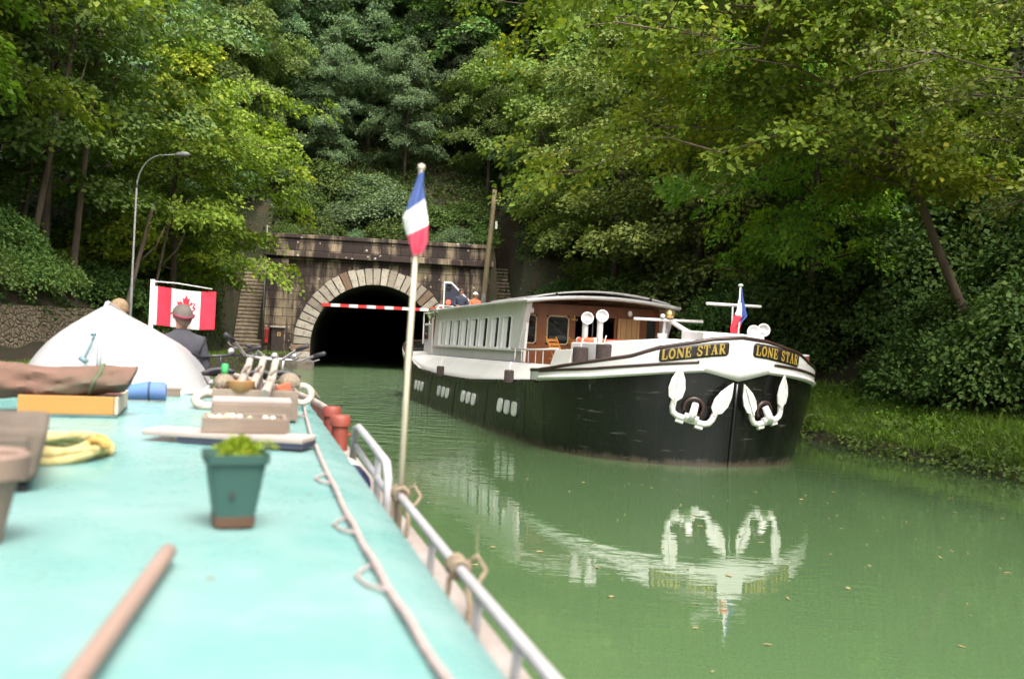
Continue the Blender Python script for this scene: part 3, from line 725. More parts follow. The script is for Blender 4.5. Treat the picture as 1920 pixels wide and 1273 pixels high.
leafy("hill_undergrowth", scatter(2200, hill_pts, 18), .45, 16, .15, "ivy", 11, "continuous dark green undergrowth on the slope above the tunnel", "undergrowth")
def slope_pts(rs):
    pt, pn = rs.uniform(-16, 26), rs.uniform(-40, 16)
    l, r = interp(pn, LE), interp(pn, RE)
    if l < pt < r + 3.1 and pn < 1.2: return None
    if -4.8 < pt < r + 3 and pn < 5 and (pt < -2.7 or pt > 8.5): return None
    if pn < 1 and pt > LWALL - .1 and pt < l: return None
    if lump(pt, pn, 2.2) < -.12: return None
    p = p2w(pt, pn); return (p.x, p.y, ground(pt, pn) + rs.uniform(.05, .3))
leafy("undergrowth", scatter(6500, slope_pts, 15), .42, 15, .13, "ivy", 8, "patchy dark green undergrowth on the wooded slopes", "undergrowth")
# ------------------------------------------------------------------ the passing barge (x to the right of the picture, y aft from the stem)
barge = thing("barge", "long black hulled barge with white bow and glazed saloon passing on the right", "barge", (3.96, 17.72, 0), radians(17.3))
m_hull, t, b = newmat("hull_black")
co = t.coord(); cs = t.coord(scale=(1, 1, .12)); sp = t.add("ShaderNodeSeparateXYZ"); t.link(co, sp.inputs[0])
st = t.noise(cs, 3.2, 6, .65)
c = t.mix(t.step(st, .48, .72), (.0045, .0045, .0045), (.013, .0115, .0095))
band = t.math('SUBTRACT', t.math('ADD', t.math('MULTIPLY', t.noise(t.coord(scale=(1, 1, .5)), 2.2, 8, .75), .55), -.14), sp.outputs[2])
c = t.mix(t.math('MULTIPLY', t.step(band, -.03, .10), .85), c, (.075, .058, .042))
scr = t.noise(t.coord(scale=(.35, .35, 5)), 3.4, 8, .7)
c = t.mix(t.math('MULTIPLY', t.step(scr, .61, .66), .5), c, (.16, .145, .12))
scu = t.noise(t.coord(scale=(2.2, 2.2, .10)), 2.4, 7, .7)
c = t.mix(t.math('MULTIPLY', t.step(scu, .62, .74), .35), c, (.10, .085, .065))
t.link(c, b.inputs["Base Color"]); t.link(t.math('ADD', t.math('MULTIPLY', st, .25), .16), b.inputs["Roughness"])
t.link(t.bump(t.noise(co, .9, 3), .10, .05), b.inputs["Normal"])
m_bw = M("barge_white", (.72, .69, .68), .38, (.65, .62, .60), 2.2, grime=.10)
m_cream = M("saloon_grey_white", (.74, .72, .67), .42, (.70, .67, .62), 1.6, stretch=(1, 1, .3))
m_wood = M("varnished_wood", (.25, .090, .030), .35, (.185, .062, .020), 4, stretch=(1, 1, .15), coat=.3)
m_lwood = M("pale_wood", (.50, .30, .13), .5, (.42, .25, .10), 5, stretch=(1, 1, .15))
m_fwood = M("chair_wood", (.55, .22, .05), .45, (.47, .18, .04), 6)
m_black = M("black_trim", (.015, .011, .010), .45, (.03, .02, .018), 6)
m_deck = M("deck_grey", (.42, .41, .38), .8, (.36, .35, .32), 3)
m_cap = M("rail_dark", (.03, .014, .012), .4, (.05, .025, .02), 6)
m_gold = M("gilt_lettering", (.42, .29, .06), .5, (.34, .22, .04), 9)
m_brass = M("brass", (.75, .50, .2), .3, (.6, .4, .14), 6, metal=.8)
m_glass, t, b = newmat("window_glass")
b.inputs["Base Color"].default_value = (.012, .015, .014, 1); b.inputs["Roughness"].default_value = .04; b.inputs["Specular IOR Level"].default_value = .6
m_dark = M("dark_interior", (.018, .010, .008), .8, (.03, .016, .012), 3)
m_curtain = M("white_curtain", (.80, .79, .77), .9, (.70, .69, .67), 9, stretch=(8, 8, .1))

BB = 2.8
def bdim(z):
    f = sstep(-.2, 1.5, z); return 2.6 + .2 * f, 2.9 - .25 * f, -.10 * max(0, z)
def bow(v, z, off=0.0, raw=False):
    """hull skin: v = 0 stem, +-1 shoulder (+ is the picture's left), beyond runs aft; y reached = by(v)"""
    B, bl_, y0 = bdim(z); s = 1 if v >= 0 else -1; a = abs(v)
    def f(a):
        if a <= 1:
            th = a * pi / 2; return Vector((-s * B * sin(th), y0 + bl_ * (1 - cos(th)), z))
        y = y0 + bl_ + (a - 1) * 12.5; Bm = B + (BB - B) * min(1, (a - 1) * 5)
        if y > 15.2:
            q = (y - 15.2) / 3.6; Bm *= max(.02, 1 - min(1, q) ** 2.6) ** .5 if q < 1 else .02
        return Vector((-s * Bm, y, z))
    p = f(a)
    if off:
        d = f(a + .004) - f(max(0, a - .004)) if a > .004 else Vector((-s, 0, 0))
        n = Vector((d.y, -d.x, 0)) * s
        if a <= .004: n = Vector((0, -1, 0))
        n.normalize()
        if n.x * s > 0: n = -n
        p = p + n * off
    return p
VMAX = 2.29
def vy(y): return 1 + (y - 2.65) / 12.5
# arc length along the bow at rail height
_vt = [i / 400 for i in range(401)]; _al = [0]
for i in range(400): _al.append(_al[-1] + (bow(_vt[i + 1], 1.8) - bow(_vt[i], 1.8)).length)
def va(s): a = abs(s); return (interp(a, list(zip(_al, _vt)))) * (1 if s >= 0 else -1)

SHEER = [(0, 1.74), (.3, 1.62), (.62, 1.45), (1, 1.31), (vy(4.8), 1.18), (vy(7.6), 1.03), (vy(11), .97), (vy(13.6), 1.02), (vy(15), 1.22), (vy(17), 1.45), (3, 1.6)]
TOP = [(0, 2.30), (.12, 2.25), (.33, 2.06), (.37, 2.0), (.44, 1.89), (.60, 1.76), (.85, 1.58), (1.05, 1.48), (1.3, 1.46)]
def sheer(v): return interp(abs(v), SHEER)
def topz(v): return interp(abs(v), TOP)
def chev(v):
    a = abs(v); return sheer(v) - (.20 * (1 - a / .14) if a < .14 else 0)
def skin_grid(name, v0, v1, zlo, zhi, off, mat, nu=90, nv=6, solid=0, smooth=True):
    mb = MB(); mb.grid(lambda u, w: bow(v0 + (v1 - v0) * u, zlo(v0 + (v1 - v0) * u) * (1 - w) + zhi(v0 + (v1 - v0) * u) * w, off), nu, nv)
    return mb.build(name, mat, barge, smooth=smooth, solid=solid)
skin_grid("hull", -VMAX, VMAX, lambda v: -.7, lambda v: sheer(v) - .0, 0, m_hull, 260, 14)
skin_grid("bow_bulwark", -1.03, 1.03, lambda v: chev(v), topz, .014, m_bw, 160, 6, solid=.05)
def strip_tube(name, v0, v1, zf, off, r, mat, n=120):
    mb = MB(); mb.tube([bow(v0 + (v1 - v0) * i / n, zf(v0 + (v1 - v0) * i / n), off) for i in range(n + 1)], r, 8); return mb.build(name, mat, barge, smooth=True)
strip_tube("cap_rail", -1.03, 1.03, lambda v: topz(v) + .012, .02, .036, m_cap)
for s in (1, -1):
    skin_grid("bow_stripe", s * .17, s * .97, lambda v: sheer(v) + .155, lambda v: sheer(v) + .205, .045, m_cap, 60, 1, solid=.008)
    strip_tube("rubbing_strake", s * .15, s * .97, lambda v: sheer(v) + .05, .03, .042, m_bw, 70)
    strip_tube("rubbing_strake", s * 1.0, s * 2.05, lambda v: sheer(v) - .01, .02, .035, m_hull, 90)
# stern bulwark: pale band under a dark rail
ST = lambda v: interp(abs(v), [(vy(14.4), 1.10), (vy(15.4), 1.36), (vy(16.4), 1.58), (vy(17.6), 1.78)])
for s in (1, -1):
    skin_grid("stern_bulwark", s * vy(14.5), s * VMAX, lambda v: sheer(v) - .02, ST, .01, m_hull, 40, 3, solid=.05)
    skin_grid("stern_band", s * vy(15.8), s * vy(18.1), lambda v: ST(v) - .22, lambda v: ST(v) - .04, .045, m_bw, 30, 1, solid=.01)
    strip_tube("stern_rail", s * vy(14.5), s * VMAX, lambda v: ST(v) + .01, .01, .03, m_cap, 40)
# decks
def deck(name, v0, v1, dz, inset, mat, n=60, zf=None):
    mb = MB()
    def f(u, w):
        v = v0 + (v1 - v0) * u; z = (zf(v) if zf else sheer(v)) + dz; a = bow(v, z, -inset); b = bow(-v, z, -inset); p = a.lerp(b, w); p.z += .05 * (1 - (2 * w - 1) ** 2); return p
    mb.grid(f, n, 8); return mb.build(name, mat, barge, smooth=True)
deck("foredeck", .02, 1.1, -.06, .04, m_deck); deck("main_deck", 1.1, VMAX, -.03, .03, m_deck, 70)
# name boards
PLH = .20
def plate(s, a0, a1, dz, h, off, name, mat, solid=.012):
    mb = MB()
    def f(u, w):
        a = a0 + (a1 - a0) * u; e = 1.0; ux = min(u, 1 - u) * abs(a1 - a0)
        k = .05
        if ux < k: e = 1 - .35 * (1 - ux / k) ** 2
        v = va(s * a); z = zc(v) + dz + (w - .5) * h * e; return bow(v, z, off)
    mb.grid(f, 60, 4); return mb.build(name, mat, barge, smooth=True, solid=solid)
def zc(v): return sheer(v) + .205 + (topz(v) - sheer(v) - .205) * .53 - (.0 if abs(v) < .3 else 0)
GL_ = {  # strokes in a unit cell: polylines with half widths
    'L': (.78, [[(.22, 0), (.22, 1)], [(.08, 1), (.40, 1)], [(.05, 0), (.74, 0)], [(.72, 0), (.72, .34)]], [.13, .05, .06, .06]),
    'O': (.95, [[(.47 + .34 * cos(a * pi / 8), .5 + .47 * sin(a * pi / 8)) for a in range(17)]], [.11]),
    'N': (.98, [[(.15, 0), (.15, 1)], [(.17, .96), (.80, .04)], [(.82, 0), (.82, 1)], [(.03, 0), (.30, 0)], [(.68, 1), (.96, 1)]], [.06, .13, .06, .05, .05]),
    'E': (.82, [[(.22, 0), (.22, 1)], [(.06, 1), (.72, 1)], [(.06, 0), (.74, 0)], [(.2, .5), (.56, .5)], [(.72, 1), (.72, .72)], [(.74, 0), (.74, .3)], [(.56, .36), (.56, .64)]], [.13, .06, .06, .05, .06, .06, .05]),
    'S': (.78, [[(.66, .74), (.60, .93), (.38, 1.0), (.17, .90), (.14, .70), (.34, .53), (.56, .42), (.66, .24), (.56, .06), (.36, 0), (.15, .07), (.08, .28)]], [.09]),
    'T': (.86, [[(.43, 0), (.43, 1)], [(.05, 1), (.81, 1)], [(.08, 1), (.08, .70)], [(.78, 1), (.78, .70)], [(.25, 0), (.62, 0)]], [.12, .06, .06, .06, .05]),
    'A': (.98, [[(.18, 0), (.46, 1)], [(.46, 1), (.78, 0)], [(.28, .34), (.66, .34)], [(.04, 0), (.34, 0)], [(.6, 0), (.96, 0)]], [.05, .13, .05, .05, .05]),
    'R': (.95, [[(.22, 0), (.22, 1)], [(.06, 1), (.5, 1), (.70, .90), (.72, .68), (.58, .53), (.3, .5)], [(.44, .5), (.80, .02)], [(.06, 0), (.40, 0)], [(.72, 0), (.94, 0)]], [.13, .07, .11, .05, .05]),
}
def lettering(s, a0, a1, text, h, off):
    tot = sum(GL_[c][0] + .10 if c != ' ' else .62 for c in text); k = (a1 - a0) / tot; x = 0; mb = MB(); lay = 0
    for c in text:
        if c == ' ': x += .62; continue
        w, strokes, hw = GL_[c]
        for pl, hwid in zip(strokes, hw):
            lay += 1; o_ = off + .0006 * (lay % 7)
            for (xa, ya), (xb, yb) in zip(pl, pl[1:]):
                d = Vector((xb - xa, yb - ya)); L_ = d.length; d /= L_; nn = Vector((-d.y, d.x)) * hwid; e = d * (.02 if len(pl) == 2 else hwid * .3)
                q = []
                for px_, py_ in ((xa - e.x + nn.x, ya - e.y + nn.y), (xa - e.x - nn.x, ya - e.y - nn.y), (xb + e.x - nn.x, yb + e.y - nn.y), (xb + e.x + nn.x, yb + e.y + nn.y)):
                    ar = a0 + (x + px_) * k if s < 0 else a1 - (x + px_) * k
                    v = va(s * ar); q.append(bow(v, zc(v) + (py_ - .5) * h, o_))
                mb.add(q, [(0, 1, 2, 3)])
        x += w + .10
    o = mb.build("lettering", m_gold, None); return o
for s in (1, -1):
    p_ = plate(s, .24, 1.44, 0, .25, .042, "name_board", m_black)
    l_ = lettering(s, .29, 1.40, "LONE STAR", .165, .056); l_.parent = p_
# stem bar
mb = MB(); mb.tube([bow(0, z, .01) for z in (-.6, 0, .5, 1.0, 1.5)], .035, 8); mb.build("stem_bar", m_hull, barge, smooth=True)

for k, v_ in enumerate((vy(3.4), vy(6.0), vy(9.0), vy(11.8), .93, .62)):
    mb = MB(); mb.tube([bow(v_, -.2 + (sheer(v_) + .1) * q / 8, .0) for q in range(9)], .009, 6); mb.build("weld_seam", m_hull, barge, smooth=True)
# portholes, three to a group
for g0, g1, zt_, zb_ in ((3.76, 5.13, .785, .475), (6.82, 8.30, .735, .44), (9.47, 10.9, .69, .40), (12.62, 13.95, .66, .365)):
    for k in range(3):
        ym = g0 + (g1 - g0) * (k + .5) / 3; w = (g1 - g0) * .115; zm = (zt_ + zb_) / 2; h = (zt_ - zb_) / 2
        for s in (1, -1):
            poly = []
            for q in range(20):
                a = 2 * pi * q / 20; ca, sa = cos(a), sin(a); poly.append((w * np.sign(ca) * abs(ca) ** .6, h * np.sign(sa) * abs(sa) ** .6))
            mb = MB(); mb.prism(poly, lambda a, z, kk: bow(s * vy(ym + a), zm + z, .005 + .03 * kk)); fr = mb.build("porthole", m_bw, barge, bevel=.008)
            mb = MB(); mb.prism([(a * .62, z * .8) for a, z in poly], lambda a, z, kk: bow(s * vy(ym + a), zm + z, .036 + .003 * kk)); mb.build("glass", m_curtain, fr)

# coaming, saloon walls
def yz(y, za, zf): return zf + (za - zf) * (y - 6.4) / (16 - 6.4)
for s in (1, -1):
    mb = MB(); y0c, y1c = 1.9, 15.9
    mb.grid(lambda u, w: (lambda y: (Vector((-s * (2.66 - .58 * w), y, (sheer(vy(y)) - .03 if y > 2.65 else 1.33) * (1 - w) + w * yz(y, 1.38, 1.53)))))(y0c + (y1c - y0c) * u), 60, 4)
    mb.build("coaming", M("coaming_grey_white", (.60, .58, .545), .45, (.55, .53, .495), 1.6, stretch=(1, 1, .3)), barge, smooth=True, solid=.04)
    mb = MB(); mb.tube([Vector((-s * 2.09, y0c + 3.2 + (y1c - y0c - 3.2) * u / 30, yz(y0c + 3.2 + (y1c - y0c - 3.2) * u / 30, 1.39, 1.54))) for u in range(31)], .016, 6); mb.build("coaming_seam", M("grey_seam", (.12, .12, .13), .6), barge)
SX = 1.86; YF, YA = 6.40, 15.9
def eave(y): return yz(y, 2.80, 2.97)
def sill(y): return yz(y, 1.69, 1.82)
win = [(13.12, 12.57), (12.17, 11.53), (11.28, 10.62), (10.39, 9.76), (9.49, 8.8), (8.6, 7.86), (7.57, 6.88), (6.62, 5.9)]
win = [(6.9 + (b - 5.3) * 1.07, 6.9 + (a - 5.3) * 1.07) for a, b in win]
for s in (1, -1):
    X = -s * SX; th = .06
    def wl(y0, y1, z0, z1):   # wall panel with tumblehome between heights given as functions
        for_ = []
        for dx in (0, th):
            for y, zz in ((y0, z0), (y1, z0), (y1, z1), (y0, z1)): 
                z = zz(y); for_.append((X + s * dx + s * .05 * (z - 1.7), y, z))
        P = for_
        mbw.add(P, [(0, 1, 2, 3), (7, 6, 5, 4), (0, 4, 5, 1), (1, 5, 6, 2), (2, 6, 7, 3), (3, 7, 4, 0)])
    mbw = MB(); wt = lambda y: yz(y, 2.50, 2.68)
    wl(YF, YA, lambda y: yz(y, 1.36, 1.5), sill); wl(YF, YA, wt, eave)
    edges = [YF + .02] + [e for w_ in win for e in (w_[0], w_[1])][::-1][::-1]
    ws = sorted(win); prev = YF
    for a, b_ in ws:
        wl(prev, a, sill, wt); prev = b_
    wl(prev, YA, sill, wt)
    mbw.build("saloon_side", m_cream, barge)
    mb = MB(); mb.hexa([(X - s * .05, YF, sill(YF) - .03), (X - s * .05, YA, sill(YA) - .03), (X + s * .02, YA, sill(YA) - .03), (X + s * .02, YF, sill(YF) - .03), (X - s * .05, YF, sill(YF)), (X - s * .05, YA, sill(YA)), (X + s * .02, YA, sill(YA)), (X + s * .02, YF, sill(YF))]); mb.build("window_sill", m_bw, barge)
    for a, b_ in ws:
        mb = MB(); k = .045
        def PT(y, z, d): return (X - s * d + s * .05 * (z - 1.7), y, z)
        z0a, z0b, z1a, z1b = sill(a), sill(b_), wt(a), wt(b_)
        ring_o = [PT(a, z0a, .015), PT(b_, z0b, .015), PT(b_, z1b - .06, .015), PT(b_ - .06, z1b, .015), PT(a + .06, z1a, .015), PT(a, z1a - .06, .015)]
        ring_i = [PT(a + k, z0a + k, .015), PT(b_ - k, z0b + k, .015), PT(b_ - k, z1b - .09, .015), PT(b_ - .09, z1b - k, .015), PT(a + .09, z1a - k, .015), PT(a + k, z1a - .09, .015)]
        n6 = 6; vs_ = ring_o + ring_i + [(p[0] + s * .05, p[1], p[2]) for p in ring_i] + [(p[0] + s * .02, p[1], p[2]) for p in ring_o]
        fs = [(i, (i + 1) % 6, 6 + (i + 1) % 6, 6 + i) for i in range(6)] + [(6 + i, 6 + (i + 1) % 6, 12 + (i + 1) % 6, 12 + i) for i in range(6)] + [(18 + i, 18 + (i + 1) % 6, (i + 1) % 6, i) for i in range(6)]
        mb.add(vs_, fs); fr = mb.build("saloon_window", M("window_frame_white", (.82, .80, .77), .4, (.78, .76, .73), 3), barge)
        mb = MB(); d0 = -.045; mb.add([PT(a, z0a, d0), PT(b_, z0b, d0), PT(b_, z1b, d0), PT(a, z1a, d0)], [(0, 1, 2, 3)]); mb.build("glass", m_glass, fr)
        mb = MB(); w_ = (b_ - a); mb.grid(lambda u, w2: PT(b_ - k - u * w_ * .38, z0b + k + w2 * (z1b - z0b - k * 2), -.030 + .012 * sin(u * 16)), 10, 1); mb.build("curtain", m_curtain, fr, smooth=True)
# raked forward edge of the side walls
for s in (1, -1):
    mb = MB(); X = -s * SX
    P = []
    for dx in (-.03, .09): P += [(X - s * dx * -1, YF + .55, 1.52), (X + s * dx, YF + .35, 1.8), (X + s * dx - s * 0, YF - .25, 2.95), (X + s * dx, YF + .02, 2.95), (X + s * dx, YF + .75, 1.52)]
    n5 = 5; mb.add(P, [(0, 1, 2, 3, 4), (9, 8, 7, 6, 5)] + [(i, (i + 1) % 5, 5 + (i + 1) % 5, 5 + i) for i in range(5)]); mb.build("raked_post", m_bw, barge)
# roof: cambered sheet plus a thin upper sheet standing off it at the front
def roof_fn(y0, y1, zoff, wid, cam, th):
    def f(u, w):
        y = y0 + (y1 - y0) * u; x = (w * 2 - 1) * wid; return Vector((x, y, eave(y) + zoff + cam * (1 - (w * 2 - 1) ** 2)))
    return f
mb = MB(); mb.grid(roof_fn(YF - .32, YA + .25, .02, SX + .10, .15, 0), 30, 16); mb.build("roof", m_cream, barge, smooth=True, solid=.05)
mb = MB(); mb.tube([roof_fn(YF - .33, 0, -.005, SX + .09, .15, 0)(0, k / 16) for k in range(17)], .05, 8); mb.build("roof_front_edge", m_bw, barge, smooth=True)
for s in (1, -1):
    mb = MB(); mb.tube([(-s * (SX + .11), YF - .33 + (YA + .5 - YF) * k / 10, eave(YF - .33 + (YA + .5 - YF) * k / 10) + .015) for k in range(11)], .035, 8); mb.build("roof_gutter", m_bw, barge, smooth=True)
mb = MB(); mb.grid(roof_fn(YF - .25, YF + 3.4, .10, SX - .12, .20, 0), 12, 16); mb.build("upper_roof_sheet", m_bw, barge, smooth=True, solid=.035)
mb = MB(); [mb.box((x, YF + 1.0, eave(YF) + .16), (.04, 2.6, .12)) for x in (-1.2, 0, 1.2)]; mb.build("roof_batten", m_dark, barge)
# front wall of the saloon, set back under the roof
YW = YF + .38
fw = MB()
def fpanel(mb, x0, x1, z0, z1, d=.05, yy=YW): mb.box(((x0 + x1) / 2, yy, (z0 + z1) / 2), (x1 - x0, d, z1 - z0))
LB = SX - .09
for x0, x1, z0, z1 in ((-LB, LB, 2.68, 2.95), (-LB, -.55, 1.2, 1.97), (-LB, -1.76, 1.97, 2.68), (-1.44, -1.20, 1.97, 2.68), (-.62, -.46, 1.2, 2.68), (.56, .62, 1.2, 2.68), (1.2, 1.42, 1.2, 2.68), (1.42, LB, 1.2, 2.05), (1.66, LB, 2.05, 2.68)): fpanel(fw, max(-LB, x0), min(LB, x1), z0, z1)
fwo = fw.build("front_wall", m_wood, barge)
for x0, x1 in ((-1.76, -1.44), (-1.20, -.62)):
    mb = MB(); w = .03
    mb.tube([(x0 + .07, YW - .03, 1.99), (x1 - .07, YW - .03, 1.99), (x1 - .02, YW - .03, 2.04), (x1 - .02, YW - .03, 2.60), (x1 - .08, YW - .03, 2.66), (x0 + .08, YW - .03, 2.66), (x0 + .02, YW - .03, 2.60), (x0 + .02, YW - .03, 2.04)], .022, 6, closed=True); f_ = mb.build("front_window", M("brass_trim", (.55, .42, .25), .4), barge, smooth=True)
    mb = MB(); mb.box(((x0 + x1) / 2, YW, 2.33), (x1 - x0, .015, .7)); mb.build("glass", m_glass, f_)
mb = MB(); mb.box((1.54, YW, 2.36), (.24, .015, .64)); mb.build("front_window", m_glass, barge)
# louvred door leaf
mb = MB(); mb.box((.92, YW - .06, 1.95), (.58, .05, 1.46)); dl = mb.build("door_leaf", m_lwood, barge, bevel=.01)
mb = MB(); [mb.box((.70 + .145 * k, YW - .095, 1.95), (.012, .02, 1.40)) for k in range(4)]; mb.build("batten", m_fwood, dl)
mb = MB(); mb.box((0, YW + 3.2, 2.0), (3.6, .05, 1.9)); mb.build("saloon_bulkhead", m_dark, barge)
mb = MB(); mb.grid(lambda u, w: Vector(((u * 2 - 1) * 1.8, YF + .3 + 8.9 * w, 1.22)), 2, 2); mb.build("saloon_floor", m_wood, barge)
mb = MB(); mb.tube([(.12, YW + .3, 1.3), (.12, YW + .3, 2.6)], .018); mb.build("grab_pole", m_galv, barge)
# wall lamp and ceiling lamps
for x, yy, z in ((-1.72, YF - .05, 2.83), (.78, YF - .05, 2.87)):
    mb = MB(); mb.lathe([(.03, 0), (.05, .03), (.06, .10), (.03, .14)], (x, yy, z), 12, (0, 0, -1)); mb.build("ceiling_lamp", m_bw, barge, smooth=True)
mb = MB(); mb.lathe([(.02, 0), (.035, .04)], (-.52, YW - .05, 2.60), 10, (0, -1, 0))
for dx in (-.07, 0, .07): mb.tube([(-.52, YW - .08, 2.60), (-.52 + dx, YW - .11, 2.58 if dx else 2.66), (-.52 + dx, YW - .11, 2.62 if dx else 2.70)], .012)
mb.build("wall_lamp", m_brass, barge)
# terrace: inner wooden sides, rail, planked floor
mb = MB(); mb.grid(lambda u, w: Vector(((u * 2 - 1) * 2.2, 1.9 + 4.9 * w, 1.30)), 2, 2); mb.build("terrace_floor", m_wood, barge)
for s in (1, -1):
    mb = MB(); mb.tube([(-s * 2.0, YF + .5, 1.84), (-s * 2.04, 5.2, 1.86), (-s * 2.02, 3.6, 1.92)], .022, 6)
    for y in (6.5, 6.0, 5.5, 5.0, 4.5): mb.tube([(-s * 2.03, y, 1.4), (-s * 2.03, y, 1.86)], .012, 6)
    mb.build("terrace_rail", m_bw, barge, smooth=True)
    mb = MB(); mb.hexa([(-s * 2.2, 3.62, 1.52), (-s * 2.2, 2.55, 1.54), (-s * 2.05, 2.55, 1.54), (-s * 2.05, 3.62, 1.52), (-s * 2.12, 3.5, 1.90), (-s * 2.1, 2.55, 1.95), (-s * 2.0, 2.55, 1.95), (-s * 2.0, 3.5, 1.90)]); mb.build("side_panel", m_cream, barge, bevel=.015)
# white trunk house on the foredeck
mb = MB()
for z0, z1 in ((1.3, 2.08),):
    mb.hexa([(-1.72, 2.15, z0), (1.72, 2.15, z0), (1.9, 3.3, z0), (-1.9, 3.3, z0), (-1.70, 2.22, z1 + .02), (1.70, 2.22, z1 + .02), (1.86, 3.3, z1), (-1.86, 3.3, z1)])
mb.hexa([(-1.05, .75, 1.6), (1.05, .75, 1.6), (1.72, 2.14, 1.5), (-1.72, 2.14, 1.5), (-1.0, .85, 2.24), (1.0, .85, 2.24), (1.6, 2.14, 2.13), (-1.6, 2.14, 2.13)])
mb.build("trunk_house", m_bw, barge, bevel=.03)
mb = MB(); mb.hexa([(-.3, .55, 2.0), (1.05, .6, 2.0), (1.05, 1.5, 2.0), (-.3, 1.5, 2.0), (-.3, .6, 2.40), (1.0, .65, 2.37), (1.0, 1.5, 2.40), (-.3, 1.5, 2.42)]); mb.build("windlass_cover", m_bw, barge, bevel=.03)

# anchors in the hawse recesses
m_anchor = M("anchor_white", (.70, .67, .65), .55, (.50, .44, .39), 7, .5, .72, grime=.4, bump=.15)
def anchor(s, label, sc, ar, z, tilt):
    """flat against the bow: a = along the bow, z up"""
    an = bpy.data.objects.new("anchor", None); COL.objects.link(an); an.parent = barge; an["label"] = label
    ct, st_ = cos(tilt), sin(tilt)
    def P(a, h, off):
        a, h = a * sc, h * sc; a, h = a * ct - h * st_, a * st_ + h * ct
        return bow(va(s * (ar + a)), z + h, off + .03)
    mb = MB()
    path = [(-.46, .42), (-.43, .26), (-.42, .10), (-.38, .0), (-.28, -.05), (0, -.06), (.28, -.05), (.38, .0), (.42, .10), (.43, .26), (.46, .42)]
    mb.tube([P(a, h, .10) for a, h in path], .052 * sc + .012, 8); mb.build("arms", m_anchor, an, smooth=True)
    for q in (-1, 1):
        poly = [(.0, -.05), (.13, .06), (.165, .24), (.13, .44), (.05, .62), (0, .72), (-.05, .62), (-.13, .44), (-.165, .24), (-.13, .06)]
        c0, tl = (q * .415, .24), q * -.20
        mb = MB(); mb.prism([(c0[0] + a * cos(tl) - h * sin(tl) * 1, c0[1] + a * sin(tl) + h * cos(tl)) for a, h in poly], lambda a, h, k: P(a, h, .11 + .035 * k)); fl = mb.build("fluke", m_anchor, an, bevel=.01)
        mb = MB(); mb.tube([P(c0[0] - h * sin(tl), c0[1] + h * cos(tl), .150) for h in (-.05, .2, .45, .62)], [.022, .02, .015, .008], 6); mb.build("rib", m_anchor, fl)
    mb = MB(); mb.tube([P(0, -.05, .13), P(0, .12, .14), P(0, .30, .06)], [.075, .07, .06], 10); mb.build("shank", m_anchor, an, smooth=True)
    mb = MB(); [mb.tube([P(a - .08, -.13, .10), P(a + .08, -.13, .10)], .045, 6) for a in (-.2, .2)]; mb.tube([P(-.14, .0, .12), P(.14, .0, .12)], .06, 8); mb.build("crown_block", m_anchor, an)
    mb = MB(); mb.tube([P(.20 * cos(k * pi / 12), .20 + .20 * sin(k * pi / 12), .03) for k in range(-2, 15)], .035, 8); mb.build("hawse_ring", m_cap, an, smooth=True)
anchor(1, "larger looking white anchor on the side of the bow facing us", .86, .83, .875, radians(16))
anchor(-1, "white anchor on the far side of the bow", .78, .63, .875, radians(12))

# flagstaff, spars, vents, bollards, fenders of the barge
fs = thing("jackstaff_flag", "small blue white red flag hanging on the barge's bow staff", "flag", barge.matrix_basis @ Vector((.50, .75, 2.25)), radians(17.3))
mb = MB(); mb.tube([(0, 0, -.35), (.0, 0, 1.03)], .022, 8); mb.lathe([(.02, 0), (.045, .01), (.045, .04), (.02, .05)], (0, 0, 1.02), 10); mb.build("staff", m_bw, fs, smooth=True)
m_fb, m_fw, m_fr = M("flag_blue", (.055, .10, .34), .8, (.045, .085, .28), 8), M("flag_white", (.72, .69, .66), .8, (.64, .61, .58), 8), M("flag_red", (.62, .025, .045), .8, (.50, .02, .035), 8)
rows = [(.98, -.012, .02), (.86, -.03, .05), (.72, -.045, .10), (.58, -.06, .14), (.48, -.10, .17), (.36, -.14, .06), (.24, -.18, .01), (.14, -.17, .01), (.03, -.13, -.02)]
def frow(u): i = min(len(rows) - 2, int(u * (len(rows) - 1))); f = u * (len(rows) - 1) - i; a, b_ = rows[i], rows[i + 1]; return [a[k] + (b_[k] - a[k]) * f for k in range(3)]
def fcls(u, w):
    z, xl, xr = frow(u); x = xl + (xr - xl) * w
    if x > -.02 - .0 and z > .28 + .0 and x > (.86 - z) * .12 - .03: return 0 if x > .02 or z > .72 else 1
    return 2 if z < .47 - x * .3 else (0 if z > .78 else 1)
mb = MB(); mb.grid(lambda u, w: (lambda r: Vector((r[1] + (r[2] - r[1]) * w, -.03 + .03 * sin(w * 7 + u * 3), r[0])))(frow(u)), 40, 12, mif=fcls); mb.build("flag_cloth", [m_fb, m_fw, m_fr], fs, smooth=True)
def spar(name, label, a, b_, r, mat, bracket=None):
    o = bpy.data.objects.new(name, None); COL.objects.link(o); o.parent = barge; return o
mb = MB(); mb.tube([(-.06, 1.0, 2.93), (1.10, 1.0, 2.93)], .028, 8); mb.tube([(.5, 1.0, 2.35), (.5, 1.0, 2.93)], .018, 6); mb.build("cross_spar", m_bw, barge, smooth=True)
mb = MB(); mb.tube([(-.62, 3.0, 2.62), (.95, 3.0, 2.63)], .030, 8); mb.build("cross_spar", m_bw, barge, smooth=True)
mb = MB(); mb.tube([(.15, 3.1, 2.66), (.78, 2.6, 2.22)], .05, 8); mb.tube([(.12, 3.2, 2.1), (.15, 3.1, 2.68)], .035, 8); mb.build("lowered_mast", m_bw, barge, smooth=True)
mb = MB(); mb.lathe([(.03, 0), (.085, .02), (.095, .10), (.05, .16), (.02, .19)], (.18, 3.0, 2.66), 14); ml = mb.build("mast_lamp", m_brass, barge, smooth=True)
